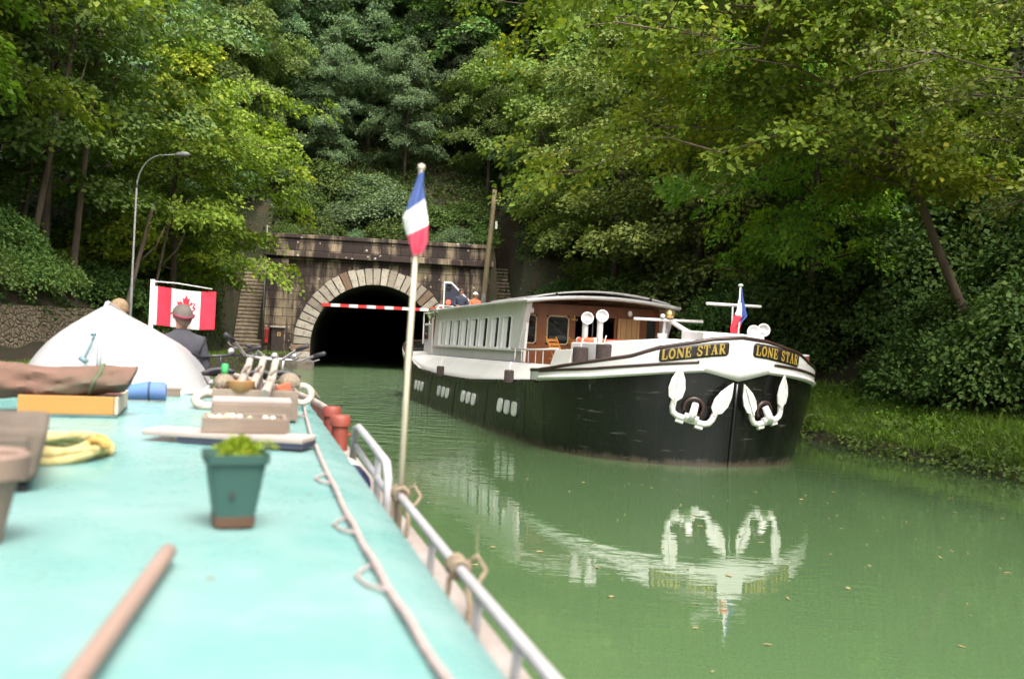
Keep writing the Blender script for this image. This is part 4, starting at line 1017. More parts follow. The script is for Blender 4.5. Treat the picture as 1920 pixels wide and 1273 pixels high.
mb = MB(); mb.lathe([(.02, 0), (.05, .02), (.05, .07), (.01, .09)], (.0, 2.95, 2.66), 12); mb.build("mast_light", m_bw, barge, smooth=True)
for x, y, z0, h in ((-1.68, 3.0, 1.95, .62), (-1.40, 2.9, 1.95, .68), (.92, 1.0, 2.0, .44), (1.13, 1.0, 2.0, .48)):
    mb = MB(); r = .062
    mb.tube([(x, y, z0), (x, y, z0 + h - .13), (x - .0, y - .01, z0 + h - .05), (x + .01, y - .05, z0 + h)], [r, r, r * 1.15, r * 1.3], 12)
    mb.lathe([(.085, -.06), (.125, 0), (.13, .04), (.11, .05), (.09, .0)], (x + .01, y - .06, z0 + h), 18, (-.25, -.92, .1)); mb.build("cowl_vent", m_bw, barge, smooth=True)
for x, y, z in ((-.02, 2.9, 2.1), (1.62, 1.2, 1.98)):
    mb = MB(); mb.lathe([(.085, 0), (.085, .16), (.10, .17), (.10, .24), (.085, .245)], (x, y, z), 16); mb.tube([(x - .16, y, z + .1), (x + .16, y, z + .1)], .02, 6); mb.build("mooring_bitt", m_bw, barge, smooth=40)
m_rope = M("rope_fender", (.035, .024, .02), .9, (.075, .055, .05), 18, stretch=(1, 1, 4), bump=.8)
def barge_fender(x, y, z, r, h, label):
    o = thing("fender", label, "fender", barge.matrix_basis @ Vector((x, y, z)), radians(17.3), "black fenders along the barge")
    mb = MB(); mb.lathe([(r * .8, 0), (r, .02)] + [(r * (1 + .03 * (k % 2)), .03 + (h - .06) * k / 16) for k in range(17)] + [(r, h - .02), (r * .8, h)], (0, 0, 0), 16); mb.build("fender_body", m_rope, o, smooth=40)
    mb = MB(); mb.tube([(0, 0, h), (.02, .0, h + .1), (.05, .03, h + .16)], .012, 6); mb.build("lanyard", m_bw, o)
barge_fender(-1.98, 2.42, 1.62, .15, .38, "left one of two fat brown black fenders standing by the white deck house")
barge_fender(-1.66, 2.02, 1.68, .15, .40, "right one of two fat brown black fenders standing by the white deck house")
barge_fender(-2.93, 4.0, 1.16, .10, .28, "small black fender hanging below the raked saloon corner")
barge_fender(-2.93, 10.2, .95, .10, .29, "small black fender hanging under the middle saloon windows")
barge_fender(-2.7, 15.6, 1.32, .11, .42, "black fender hanging by the aft end of the saloon")
o = thing("fender", "worn red brown fender on the far shoulder of the bow", "fender", barge.matrix_basis @ Vector((2.30, 1.35, 1.72)), 0)
mb = MB(); mb.lathe([(.08, 0), (.13, .03), (.13, .27), (.12, .30)], (0, 0, 0), 16); mb.build("fender_body", M("worn_red_rubber", (.30, .07, .05), .7, (.2, .06, .045), 9), o, smooth=40)
mb = MB(); mb.lathe([(.135, 0), (.135, .03), (.06, .035)], (0, 0, .30), 16); mb.build("fender_cap", m_bw, o)
# red lifebuoy and cushion on the deck house
o = thing("lifebuoy", "orange red lifebuoy lying behind the white cowl vents", "lifebuoy", barge.matrix_basis @ Vector((-1.5, 3.15, 2.13)), radians(17))
mb = MB(); mb.tube([(.24 * cos(k * pi / 12), .24 * sin(k * pi / 12), 0) for k in range(24)], .06, 10, closed=True); mb.build("ring", M("buoy_orange", (.75, .12, .04), .5), o, smooth=True)
mb = MB()
for k in range(4): mb.tube([(.24 * cos(k * pi / 2 + d), .24 * sin(k * pi / 2 + d), 0) for d in (-.12, 0, .12)], .064, 10)
mb.build("band", m_bw, o, smooth=True)
o = thing("seat_cushion", "flat red seat cushion on the bench in front of the saloon", "cushion", barge.matrix_basis @ Vector((-.75, 3.45, 2.085)), radians(17))
mb = MB(); mb.grid(lambda u, w: Vector(((u - .5) * 1.0, (w - .5) * .36, .075 * (1 - abs(2 * u - 1) ** 6) * (1 - abs(2 * w - 1) ** 6))), 20, 12); mb.build("cushion", M("cushion_red", (.62, .09, .06), .9), o, smooth=True, solid=.02)
mb = MB(); mb.tube([(-.5, -.18, .01), (.5, -.18, .01), (.5, .18, .01), (-.5, .18, .01)], .012, 6, closed=True); mb.build("piping", M("cushion_piping", (.7, .2, .15), .9), o)
# folding chairs on the terrace
def chair(x, y, rz, label):
    o = thing("folding_chair", label, "chair", barge.matrix_basis @ Vector((x, y, 1.30)), rz, "folding chairs on the barge terrace")
    for s in (-1, 1):
        mb = MB(); mb.box((s * .2, 0, .24), (.03, .02, .66), Matrix.Rotation(radians(38), 3, 'X')); mb.build("leg", m_fwood, o)
        mb = MB(); mb.box((s * .23, .06, .42), (.03, .02, .98), Matrix.Rotation(radians(-24), 3, 'X')); mb.build("leg", m_fwood, o)
        mb = MB(); mb.box((s * .25, -.02, .58), (.04, .42, .025)); mb.build("armrest", m_fwood, o, bevel=.005)
    mb = MB(); [mb.box((0, -.16 + .08 * k, .40), (.42, .06, .018)) for k in range(5)]; mb.build("seat", m_fwood, o)
    mb = MB(); [mb.box((0, .16 + .035 * k, .62 + .085 * k), (.44, .016, .06), Matrix.Rotation(radians(-20), 3, 'X')) for k in range(3)]; mb.build("backrest", m_fwood, o)
chair(-1.62, 4.5, radians(60), "orange brown folding chair nearest the terrace rail"); chair(-.9, 5.0, radians(140), "orange brown folding chair by the saloon windows, further from the rail")
# table
o = thing("terrace_table", "low brown wooden table on the barge terrace", "table", barge.matrix_basis @ Vector((-.2, 4.3, 1.30)), radians(17))
mb = MB(); mb.box((0, 0, .66), (1.0, .7, .04)); mb.build("table_top", m_wood, o, bevel=.01)
for sx in (-1, 1):
    for sy in (-1, 1): mb = MB(); mb.box((sx * .44, sy * .29, .32), (.05, .05, .64)); mb.build("leg", m_wood, o)

# after part: door, wheel shelter, plants and two people at the helm
mb = MB(); mb.box((-1.55, YA + .02, 1.85), (.6, .05, 1.6)); dr = mb.build("aft_door", m_wood, barge)
mb = MB(); mb.box((-1.84, YA + .12, 1.80), (.05, .22, 1.5)); mb.build("aft_door_leaf", m_wood, barge)
mb = MB(); mb.tube([(-1.88, YA + .05, 1.1), (-1.9, YA + .05, 2.55), (-1.82, YA + .05, 2.60)], .03, 6); mb.build("door_frame", m_bw, barge)
mb = MB(); mb.box((0, YA + .75, 1.75), (3.75, 1.3, 1.3)); mb.build("aft_cabin", m_bw, barge, bevel=.03)
mb = MB(); mb.box((-1.88, YA + 1.0, 2.1), (.03, .5, .45)); mb.build("aft_window", m_glass, barge)
mb = MB(); mb.grid(lambda u, w: Vector((-2.5 + .55 * u, YA - .1 + 1.3 * w, 1.10 + .10 * w)), 2, 2); mb.build("yellow_step", M("yellow_deck", (.68, .46, .07), .7, (.55, .36, .06), 4), barge, solid=.03)
mb = MB(); mb.box((0, 17.35, 1.95), (2.4, .9, .9)); mb.build("wheel_shelter", m_bw, barge, bevel=.03)
mb = MB(); mb.tube([(-1.8, YA + .3, 2.4), (-1.8, YA + .3, 2.75), (-1.8, 17.8, 2.75), (-1.8, 17.8, 1.7)], .02, 6); mb.tube([(-1.8, 16.9, 2.4), (-1.8, 16.9, 2.75)], .015, 6); mb.build("aft_rail", m_bw, barge)
m_red2 = M("geranium", (.65, .08, .03), .8)
for k, (x, y) in enumerate(((-1.62, 16.35), (-1.6, 16.95))):
    o = thing("flower_pot", ["pot of red flowers on the aft cabin beside the saloon door", "pot of red flowers at the aftmost end of the cabin top"][k], "flower pot", barge.matrix_basis @ Vector((x, y, 2.4)), 0)
    mb = MB(); mb.lathe([(.10, 0), (.14, .2), (.15, .2), (.13, .18)], n=14); mb.build("pot", M("terracotta", (.42, .16, .08), .8), o, smooth=40)
    rs = np.random.RandomState(k + 3); C = rs.randn(40, 3) * (.12, .12, .07) + (0, 0, .34)
    me = leaves_mesh("foliage", C, norm(rs.randn(40, 3)), np.full(40, .08), 8, .06, rs, LEAF["mid"]); f = bpy.data.objects.new("foliage", me); COL.objects.link(f); f.parent = o
    mb = MB(); [mb.lathe([(.0, 0), (.035, .02), (.03, .05), (0, .06)], (rs.randn() * .12, rs.randn() * .12, .40 + rs.rand() * .12), 8) for _ in range(12)]; mb.build("flowers", m_red2, o)
mb = MB(); mb.lathe([(.05, 0), (.09, .03), (.06, .09)], (-1.93, 15.0, eave(15.0) + .02), 12, (-1, 0, -.2)); mb.build("deck_light", m_bw, barge)
mb = MB(); mb.tube([(-1.72 + .09 * cos(k * pi / 9), 15.7, eave(15.7) + .10 + .09 * sin(k * pi / 9)) for k in range(18)], .025, 8, closed=True); mb.build("roof_lifebuoy", m_bw, barge, smooth=True)
mb = MB(); mb.box((-.15, 18.12, 1.72), (1.7, .55, .5)); mb.build("helm_platform", m_deck, barge, bevel=.02)
# ------------------------------------------------------------------ our own boat (x to starboard, y forward)
OB = radians(14.8)
OV, ORR = Vector((-sin(OB), cos(OB), 0)), Vector((cos(OB), sin(OB), 0))
def ow(e, r, z): return OV * e + ORR * r + Vector((0, 0, z))
boat = thing("canal_boat", "canal boat with turquoise cabin roof, seen forward from its stern", "boat", (0, 0, 0), OB)
m_roof, t, b = newmat("turquoise_roof_paint")
co = t.coord(); f1 = t.noise(co, 1.1, 5, .6); f2 = t.noise(co, 5, 6, .7); f3 = t.noise(t.coord(scale=(1, .25, 1)), 9, 5, .7)
c = t.mix(t.step(f1, .38, .66), (.140, .305, .285), (.205, .345, .325))
c = t.mix(t.math('MULTIPLY', t.step(f2, .5, .75), .45), c, (.30, .37, .355))
c = t.mix(t.math('MULTIPLY', t.step(f3, .58, .78), .3), c, (.20, .27, .25))
rs_ = t.add('ShaderNodeTexVoronoi'); rs_.inputs['Scale'].default_value = 3.2; t.link(t.coord(scale=(1, .6, 1)), rs_.inputs['Vector'])
c = t.mix(t.math('MULTIPLY', t.math('LESS_THAN', rs_.outputs['Distance'], .045), .55), c, (.20, .12, .07))
t.link(c, b.inputs["Base Color"]); t.link(t.math('ADD', t.math('MULTIPLY', f2, .25), .16), b.inputs["Roughness"])
b.inputs["Specular IOR Level"].default_value = .55
t.link(t.bump(f1, .10, .04), b.inputs["Normal"])
m_side = M("cabin_side_teal", (.10, .34, .32), .45, (.08, .28, .27), 3)
m_gun = M("gunwale_paint", (.36, .31, .28), .6, (.27, .22, .19), 4, grime=.4)
m_hullred = M("hull_oxide_red", (.20, .045, .035), .5, (.14, .035, .03), 4)
m_rail = M("rail_paint", (.44, .41, .42), .4, (.36, .33, .335), 7, grime=.35)
m_ropeb = M("rope_beige", (.30, .23, .16), .9, (.21, .155, .10), 40, bump=.6)
m_ropew = M("rope_pale", (.40, .31, .29), .9, (.32, .24, .22), 40, bump=.4)
RL, RR, E0, E1, ZR = -2.0, .45, -2.2, 7.3, 1.65
ZT = ZR + .010
prof = []
nc = 24
for k in range(nc + 1):
    r = RL + (RR - RL) * k / nc; prof.append((r, ZR - .008 + .018 * (1 - ((2 * k / nc) - 1) ** 2) - .03 * max(0, (r - .30) / .15) ** 2 - .03 * max(0, (-1.85 - r) / .15) ** 2))
prof = [(RL - .05, ZR - .42), (RL - .05, ZR - .16), (RL - .03, ZR - .08)] + prof + [(RR + .03, ZR - .08), (RR + .045, ZR - .16), (RR + .05, ZR - .42)]
mb = MB(); NP = len(prof) - 1
def roof_p(u, w):
    x = w * NP; i = min(NP - 1, int(x)); f = x - i; (a, za), (c_, zc_) = prof[i], prof[i + 1]
    e = E0 + (E1 - E0) * u; r = a + (c_ - a) * f; z = za + (zc_ - za) * f
    return Vector((r, e + .0, z))
mb.grid(roof_p, 60, NP); mb.build("cabin_roof", m_roof, boat, smooth=50)
mb = MB(); mb.box(((RL + RR) / 2, E1 - .02, 1.30), (RR - RL, .05, .62)); mb.build("cabin_front", m_side, boat)
mb = MB()
for k in range(24):
    r0, r1 = RL + (RR - RL) * k / 24, RL + (RR - RL) * (k + 1) / 24
mb.tube([(RL + (RR - RL) * k / 24, E1 + .0, ZR - .008 + .018 * (1 - ((2 * k / 24) - 1) ** 2) - .018) for k in range(25)], .022, 8); mb.build("roof_front_lip", m_roof, boat, smooth=True)
# hull, gunwales, foredeck
def gun(e): return .70 if e < 8 else .70 - .95 * ((e - 8) / 4.2) ** 2.2
def gz(e): return 1.33 + (.10 * ((e - 7) / 5) ** 2 if e > 7 else 0)
CENT = (RL + RR) / 2
def hull_p(sd):
    def f(u, w):
        e = -2.5 + 14.6 * u; half = max(.03, gun(e) - CENT); return Vector((CENT + sd * half * (1 - .05 * w), e, gz(e) - w * 1.9))
    return f
for sd, nm in ((1, "hull_side"), (-1, "hull_side")):
    mb = MB(); mb.grid(hull_p(sd), 80, 6); mb.build(nm, m_hullred, boat, smooth=True)
    mb = MB()
    mb.grid(lambda u, w: (lambda e: Vector((CENT + sd * (max(.04, gun(e) - CENT) - .17 * (1 - w)), e, gz(e) + .02)))(-2.5 + 14.5 * u), 80, 2); mb.build("side_deck", m_gun, boat, solid=.03, smooth=True)
mb = MB(); mb.grid(lambda u, w: (lambda e: Vector((CENT + (2 * w - 1) * max(.03, gun(e) - CENT - .12), e, .80 if e < 10.8 else 1.3)))(7.2 + 4.8 * u), 30, 4); mb.build("foredeck", m_gun, boat)
for sd in (1, -1):
    mb = MB(); mb.grid(lambda u, w: (lambda e: Vector((CENT + sd * (max(.04, gun(e) - CENT) - .01), e, gz(e) + .02 + .11 * w)))(7.6 + 4.4 * u), 30, 2); mb.build("bow_bulwark", m_hullred, boat, solid=.04)
    mb = MB(); mb.tube([(CENT + sd * (max(.04, gun(e) - CENT) - .01), e, gz(e) + .135) for e in [7.6 + 4.4 * k / 30 for k in range(31)]], .03, 8); mb.build("bulwark_cap", m_gun, boat, smooth=True)
# rails
mb = MB(); mb.tube([(.62, e, 1.51 + .012 * max(0, e - 3)) for e in (-.5, 1, 2, 3, 3.6, 4.0)] + [(.62, 4.04, 1.49), (.62, 4.05, 1.36)], .0165, 10); mb.build("grab_rail", m_rail, boat, smooth=True)
for e in (1.25, 2.16, 2.56, 3.25): mb = MB(); mb.tube([(.62, e, 1.505), (.615, e + .02, 1.34)], .013, 8); mb.build("rail_stanchion", m_rail, boat, smooth=True)
mb = MB(); mb.tube([(.62, 4.36, 1.34), (.62, 4.37, 1.54), (.62, 4.44, 1.595), (.62, 5.0, 1.615), (.62, 5.62, 1.633), (.61, 5.70, 1.62), (.60, 5.72, 1.36)], .020, 10); mb.build("grab_rail", m_rail, boat, smooth=True)
mb = MB(); mb.tube([(.62, 4.40, 1.47), (.615, 5.72, 1.52)], .016, 8); mb.build("lower_rail", m_rail, boat, smooth=True)
mb = MB(); mb.tube([(.62, 4.73, 1.34), (.62, 4.73, 1.60)], .016, 8); mb.build("rail_stanchion", m_rail, boat, smooth=True)
m_boll = M("bollard_red", (.26, .055, .035), .5, (.20, .04, .03), 6, grime=.3)
for e, zt_ in ((7.42, 1.60), (6.72, 1.60)):
    mb = MB(); mb.lathe([(.055, 1.30), (.055, zt_ - .075), (.068, zt_ - .07), (.070, zt_ - .02), (.060, zt_), (0, zt_ + .003)], (.615, e, 0), 18); mb.tube([(.54, e, 1.47), (.69, e, 1.47)], .012, 6); mb.build("bollard", m_boll, boat, smooth=40)

# lifeline along the roof edge with its little loops
o = thing("roof_lifeline", "pale rope lifeline running along the right edge of the turquoise roof", "rope", (0, 0, 0), OB)
lp = [(1.0, .335), (1.55, .32), (1.93, .308), (2.4, .30), (2.8, .297), (3.5, .30), (4.8, .312), (5.8, .34), (6.6, .37), (7.1, .37)]
def rz_(r): return ZR - .008 + .018 * (1 - ((2 * (r - RL) / (RR - RL)) - 1) ** 2)
mb = MB(); pts = []
for (ea, ra), (eb, rb) in zip(lp, lp[1:]):
    for k in range(6): f = k / 6; pts.append((ra + (rb - ra) * f, ea + (eb - ea) * f, rz_(ra) + .012 - .004 * sin(k)))
mb.tube(pts, .0085, 8); mb.build("rope", m_ropew, o, smooth=True)
for e, r in ((2.05, .30), (2.62, .297), (3.45, .298), (4.6, .31), (5.9, .345)):
    mb = MB(); mb.tube([(r - .0, e, rz_(r) + .012), (r - .035, e + .06, rz_(r) + .008), (r - .05, e + .14, rz_(r) + .007), (r - .03, e + .2, rz_(r) + .007), (r, e + .23, rz_(r) + .012)], .004, 6); mb.build("loop", m_ropew, o, smooth=True)

# flags
fl = thing("staff_flag", "blue white red flag drooping from a thin cane lashed to our handrail", "flag", ow(4.02, .622, 1.36), OB)
mb = MB(); mb.tube([(0, 0, 0), (.008, 0, .7), (.026, 0, 1.49)], [.012, .0115, .0095], 10); mb.lathe([(.010, 0), (.016, .008), (.012, .022), (0, .026)], (.026, 0, 1.485), 10); mb.build("staff", M("cane", (.62, .52, .40), .55, (.50, .40, .28), 6, stretch=(1, 1, .2)), fl, smooth=True)
KX = 4.05 / 1867
def FP(px_, py_): return ((px_ - 787) * KX + .026, (322 - py_) * KX * 1.0 + 1.478)
Lr = [(783, 323), (771, 362), (761, 397), (756, 412), (760, 430), (765, 447), (770, 464), (776, 480)]
Rr = [(791, 325), (792, 350), (794, 369), (798, 395), (801, 411), (802.5, 424), (804, 455), (797, 474)]
def ftri(u, w):
    x = u * 7; i = min(6, int(x)); f = x - i
    a = [Lr[i][k] + (Lr[i + 1][k] - Lr[i][k]) * f for k in (0, 1)]; c_ = [Rr[i][k] + (Rr[i + 1][k] - Rr[i][k]) * f for k in (0, 1)]
    xx, zz = FP(a[0] + (c_[0] - a[0]) * w, a[1] + (c_[1] - a[1]) * w)
    return Vector((xx, -.018 - .022 * sin(w * pi) + .016 * sin(w * 8 + u * 5) * (.4 + u), zz))
mb = MB(); mb.grid(ftri, 42, 16, mif=lambda u, w: 0 if u < .305 else (1 if u < .69 else 2)); mb.build("flag_cloth", [M("flag_blue2", (.075, .12, .34), .85, (.06, .10, .28), 14), m_fw, M("flag_rose", (.62, .06, .11), .85, (.52, .05, .09), 14)], fl, smooth=True)
fl = thing("bow_flag", "red and white maple leaf flag on a white staff at our bow", "flag", ow(9.2, -.83, 1.3), OB)
mb = MB(); mb.tube([(0, 0, -.5), (0, 0, 1.22)], .018, 10); mb.tube([(0, 0, 1.205), (.20, 0, 1.2), (.50, 0, 1.165)], .004, 6); mb.build("staff", m_white, fl, smooth=True)
FW, FH = .51, .335
def cfl(x, z): return Vector((.022 + x, .034 * sin(x * 13 + z * 4) * min(1, x * 6), .83 + z - .055 * x - .04 * sin(x * 7) * x))
mb = MB(); mb.grid(lambda u, w: cfl(FW * u, FH * w), 48, 16, mif=lambda u, w: (1 if u < .05 else 0 if u < .27 or u > .76 else 1)); mb.build("flag_cloth", [M("flag_red2", (.68, .02, .045), .8, (.58, .015, .035), 12), m_fw], fl, smooth=True)
half = [(0, 1.0), (.10, .80), (.22, .86), (.16, .55), (.34, .72), (.38, .62), (.56, .66), (.50, .48), (.60, .42), (.32, .20), (.35, .10), (.04, .14), (.04, -.12)]
leafp = half + [(-x, y) for x, y in half[::-1] if x > 0]
mb = MB()
for k, dy in enumerate((-.004, .004)):
    n0 = len(leafp); P = [cfl(.265 + x * .142, .075 + (y + .1) * .205) + Vector((0, dy, 0)) for x, y in leafp]; cpt = cfl(.265, .075 + .45 * .205) + Vector((0, dy, 0))
    mb.add(P + [cpt], [(i, (i + 1) % n0, n0) for i in range(n0)])
mb.build("maple_leaf", M("flag_red2"), fl)

# plant pot
o = thing("plant_pot", "square green plastic pot of yellowish succulent on the turquoise roof", "plant pot", ow(2.74, -.02, ZT), OB + radians(8))
def sq(r, z, n=8):
    out = []
    for k in range(32):
        a = 2 * pi * k / 32 + pi / 4; c_, s_ = cos(a), sin(a); q = (abs(c_) ** n + abs(s_) ** n) ** (-1 / n); out.append((r * q * c_, r * q * s_, z))
    return out
def sqlathe(mb, prof):
    k0 = len(mb.v); 
    for r, z in prof: mb.v += sq(r, z)
    for i in range(len(prof) - 1):
        for k in range(32): l = (k + 1) % 32; mb.f.append((k0 + i * 32 + k, k0 + i * 32 + l, k0 + (i + 1) * 32 + l, k0 + (i + 1) * 32 + k)); mb.mi.append(0)
    mb.f.append(tuple(k0 + k for k in range(31, -1, -1))); mb.mi.append(0)
m_pot = M("pot_green", (.026, .070, .056), .42, (.032, .082, .066), 4)
mb = MB(); sqlathe(mb, [(.052, .025), (.074, .165), (.074, .168), (.082, .168), (.083, .192), (.077, .192), (.072, .170), (.06, .165)]); mb.build("pot", m_pot, o, smooth=40)
mb = MB(); sqlathe(mb, [(.052, .0), (.054, .026), (.048, .028)]); mb.build("saucer", M("saucer_brown", (.11, .05, .025), .6), o, smooth=40)
mb = MB(); mb.lathe([(.0075, 0), (.0075, .004)], (-.012, -.0625, .085), 10, (0, -1, .1)); mb.build("drain_hole", m_blk, o)
mb = MB(); mb.grid(lambda u, w: Vector(((u - .5) * .145, (w - .5) * .145, .172 + .006 * sin(u * 20) * cos(w * 17))), 10, 10); mb.build("soil", M("potting_soil", (.05, .035, .025), .95, (.09, .06, .04), 40), o)
rs = np.random.RandomState(2); C = rs.randn(150, 3) * (.022, .022, .008) + (.01, 0, .195); C[:, 2] += .018 * np.exp(-((C[:, 0] - .01) ** 2 + C[:, 1] ** 2) / .0012)
me = leaves_mesh("succulent", C, norm(rs.randn(150, 3) * (1, 1, .3) + (0, 0, .8)), np.full(150, .010), 12, .011, rs, LEAF["yellow"], .1, .004); f = bpy.data.objects.new("succulent", me); COL.objects.link(f); f.parent = o

# wooden pole near the camera
o = thing("wooden_pole", "pale wooden pole lying on the roof, pointing forward at the bottom left", "pole", ow(0, 0, 0), OB)
mb = MB(); p0, p1 = Vector((-.235, 1.18, ZR + .042)), Vector((-.150, 2.30, ZR + .036)); mb.tube([p0 + (p1 - p0) * k / 10 for k in range(11)] + [p1 + (p1 - p0).normalized() * .012], [.0175] * 11 + [.012], 14); mb.build("pole", M("pole_beige", (.30, .20, .16), .65, (.24, .155, .12), 3, stretch=(1, .15, 1)), o, smooth=50)

# canvas bag on a wooden box
m_canvas, t, b = newmat("canvas_brown")
co = t.coord(); c = t.mix(t.step(t.noise(co, 3.5, 5), .38, .62), (.17, .088, .062), (.11, .07, .048)); gr = t.noise(co, 2.2, 3)
c = t.mix(t.math('MULTIPLY', t.step(gr, .58, .68), .7), c, (.10, .12, .07)); t.link(c, b.inputs["Base Color"]); b.inputs["Roughness"].default_value = .9
t.link(t.bump(t.noise(co, 30, 4), .25, .01), b.inputs["Normal"])
o = thing("canvas_roll", "brown rolled canvas lying across the yellow wooden box", "canvas", ow(5.72, -1.0, ZR + .068), OB)
mb = MB()
def bagp(u, w):
    a = 2 * pi * w; e = 1 - .12 * abs(2 * u - 1) ** 6; fold = 1 + .10 * sin(3 * a + u * 4) + .09 * sin(5 * a - u * 9) + .05 * sin(9 * a + u * 23)
    return Vector((-.46 + .86 * u + .03 * sin(a) * (u > .5), .12 * cos(a) * fold * e + .03 * sin(u * 6), .105 + .075 * sin(a) * fold * e + .055 * (u - .4) * u + .045 * sin(pi * min(1, u * 1.9)) * (sin(a) > 0) * sin(a) * .7))
mb.grid(bagp, 40, 28); mb.add([bagp(0, k / 28) for k in range(28)], [tuple(range(28))]); mb.add([bagp(1, k / 28) for k in range(28)], [tuple(range(28))]); mb.build("canvas", m_canvas, o, smooth=60)
mb = MB(); mb.tube([bagp(.80, k / 24) * 1.0 + Vector((0, 0, 0)) for k in range(24)], .012, 6, closed=True); mb.build("strap", M("strap_green", (.10, .12, .06), .9), o, smooth=True)
mb = MB(); mb.grid(lambda u, w: Vector((-.55 + .16 * u, .11 * cos(w * 2 * pi) * (.6 + .4 * u), .09 + .065 * sin(w * 2 * pi) * (.6 + .4 * u))), 6, 18); mb.add([(-.55, .066 * cos(k / 18 * 2 * pi), .09 + .04 * sin(k / 18 * 2 * pi)) for k in range(18)], [tuple(range(18))]); mb.build("lining", M("canvas_green", (.045, .07, .04), .9, (.07, .09, .05), 6), o, smooth=True)
o = thing("wooden_box", "shallow yellow orange wooden box under the brown canvas roll", "box", ow(5.55, -1.13, ZT), OB + radians(1.5))
mb = MB(); mb.box((.235, .0, .062), (.46, .02, .095)); mb.build("front_board", M("box_yellow", (.40, .20, .045), .6, (.34, .16, .04), 3, stretch=(.3, 1, 1)), o, bevel=.004)
mb = MB(); mb.box((.235, .29, .060), (.46, .56, .085)); mb.build("box_body", M("box_red_brown", (.22, .06, .03), .6, (.16, .045, .025), 5), o, bevel=.004)
mb = MB(); mb.box((.475, .29, .062), (.018, .58, .09)); mb.build("end_board", M("box_pale", (.55, .44, .34), .7, (.42, .33, .25), 5), o, bevel=.003)
mb = MB(); mb.box((.235, .28, .008), (.50, .6, .014)); mb.build("base_board", M("base_teal", (.08, .14, .13), .6), o, bevel=.003)
# blue roll
o = thing("blue_mat", "rolled blue mat lying in front of the upturned white dinghy", "mat", ow(6.72, -.665, ZT), OB)
mb = MB()
def roll(u, w):
    a = 2 * pi * w; q = 1.12 * (.5 + .5 * min(1, u * 1.6) ** .7) * (1 if u < .985 else .9); return Vector((-.17 + .34 * u, .055 * cos(a) * q, .058 * q + .052 * sin(a) * q))
mb.grid(roll, 24, 20); mb.add([roll(1, k / 20) for k in range(20)], [tuple(range(20))]); mb.add([roll(0, k / 20) for k in range(20)], [tuple(range(20))]); mb.build("mat", M("mat_blue", (.075, .17, .34), .8, (.11, .16, .34), 6), o, smooth=60)
mb = MB(); mb.tube([roll(.7, k / 20) for k in range(20)], .006, 6, closed=True); mb.build("tie", M("tie_navy", (.03, .05, .12), .8), o, smooth=True)
o = thing("dark_cloth", "small dark cloth tucked between canvas roll and blue mat", "cloth", ow(6.70, -.84, ZT), OB)
mb = MB(); mb.grid(lambda u, w: Vector(((u - .5) * .2, (w - .5) * .14, .05 * sin(pi * u) * sin(pi * w) + .008 * sin(u * 19) + .01)), 14, 10); mb.build("cloth", M("cloth_dark", (.02, .025, .03), .9), o, smooth=True, solid=.01)

# weathered box with a planter pot, lower left
o = thing("wooden_crate", "weathered grey brown wooden block crate at the left edge of the roof", "crate", ow(3.22, -.80, ZT), OB + radians(9))
m_crate = M("crate_grey", (.13, .10, .075), .85, (.085, .062, .047), 5, stretch=(1, .3, 1), grime=.4, bump=.3)
mb = MB(); mb.hexa([(-.30, -.02, .01), (.20, -.04, .03), (.20, .5, .02), (-.3, .5, .02), (-.30, .0, .205), (.235, -.02, .19), (.23, .5, .195), (-.3, .5, .205)]); mb.build("crate_body", m_crate, o, bevel=.025, seg=3)
mb = MB(); mb.grid(lambda u, w: Vector((-.30 + .26 * u, .05 + .3 * w, .208 + .02 * sin(pi * u) * sin(pi * w))), 8, 8); mb.build("paper", M("pinkish_paper", (.62, .54, .52), .8, (.5, .42, .42), 7), o, smooth=True, solid=.006)
mb = MB(); mb.box((.06, -.045, .10), (.24, .02, .13)); mb.build("side_cleat", m_crate, o, bevel=.008)
mb = MB(); mb.box((.0, .2, .005), (.36, .4, .03)); mb.build("runner", m_blk, o)
o = thing("clay_pot", "pinkish clay pot with broad rim, cut by the left picture edge", "pot", ow(2.52, -.588, ZT), OB)
mb = MB(); mb.lathe([(.055, 0), (.085, .15), (.088, .155), (.105, .155), (.110, .205), (.10, .212), (.085, .205), (.08, .17)], n=28); mb.build("pot", M("clay_pink", (.25, .165, .125), .85, (.19, .13, .10), 5), o, smooth=40)
mb = MB(); mb.lathe([(.082, .17), (.07, .176), (.0, .178)], n=20); mb.build("soil", M("potting_soil"), o)

# coil of yellow rope
o = thing("rope_coil", "pale yellow rope coiled flat on the turquoise roof", "rope", ow(4.05, -.70, ZT), OB)
mb = MB(); pts = []
for k in range(150):
    a = k / 150 * 2 * pi * 4.2; lay = k / 150; w = 1 - .22 * lay
    pts.append((.205 * w * cos(a) * (1 + .06 * sin(a * 1.7)), .28 * w * sin(a), .016 + .036 * lay + .012 * sin(a * 2.3)))
mb.tube(pts, .017, 8); mb.build("rope", M("rope_yellow", (.46, .38, .17), .85, (.38, .30, .11), 30, bump=.4), o, smooth=True)
mb = MB(); mb.tube([(.17 + .035 * cos(k * pi / 5), -.12 + .05 * k / 6, .045 + .03 * sin(k * pi / 5)) for k in range(14)], .013, 8); mb.build("hitch", M("rope_ochre", (.42, .27, .07), .85, (.32, .2, .05), 20), o, smooth=True)

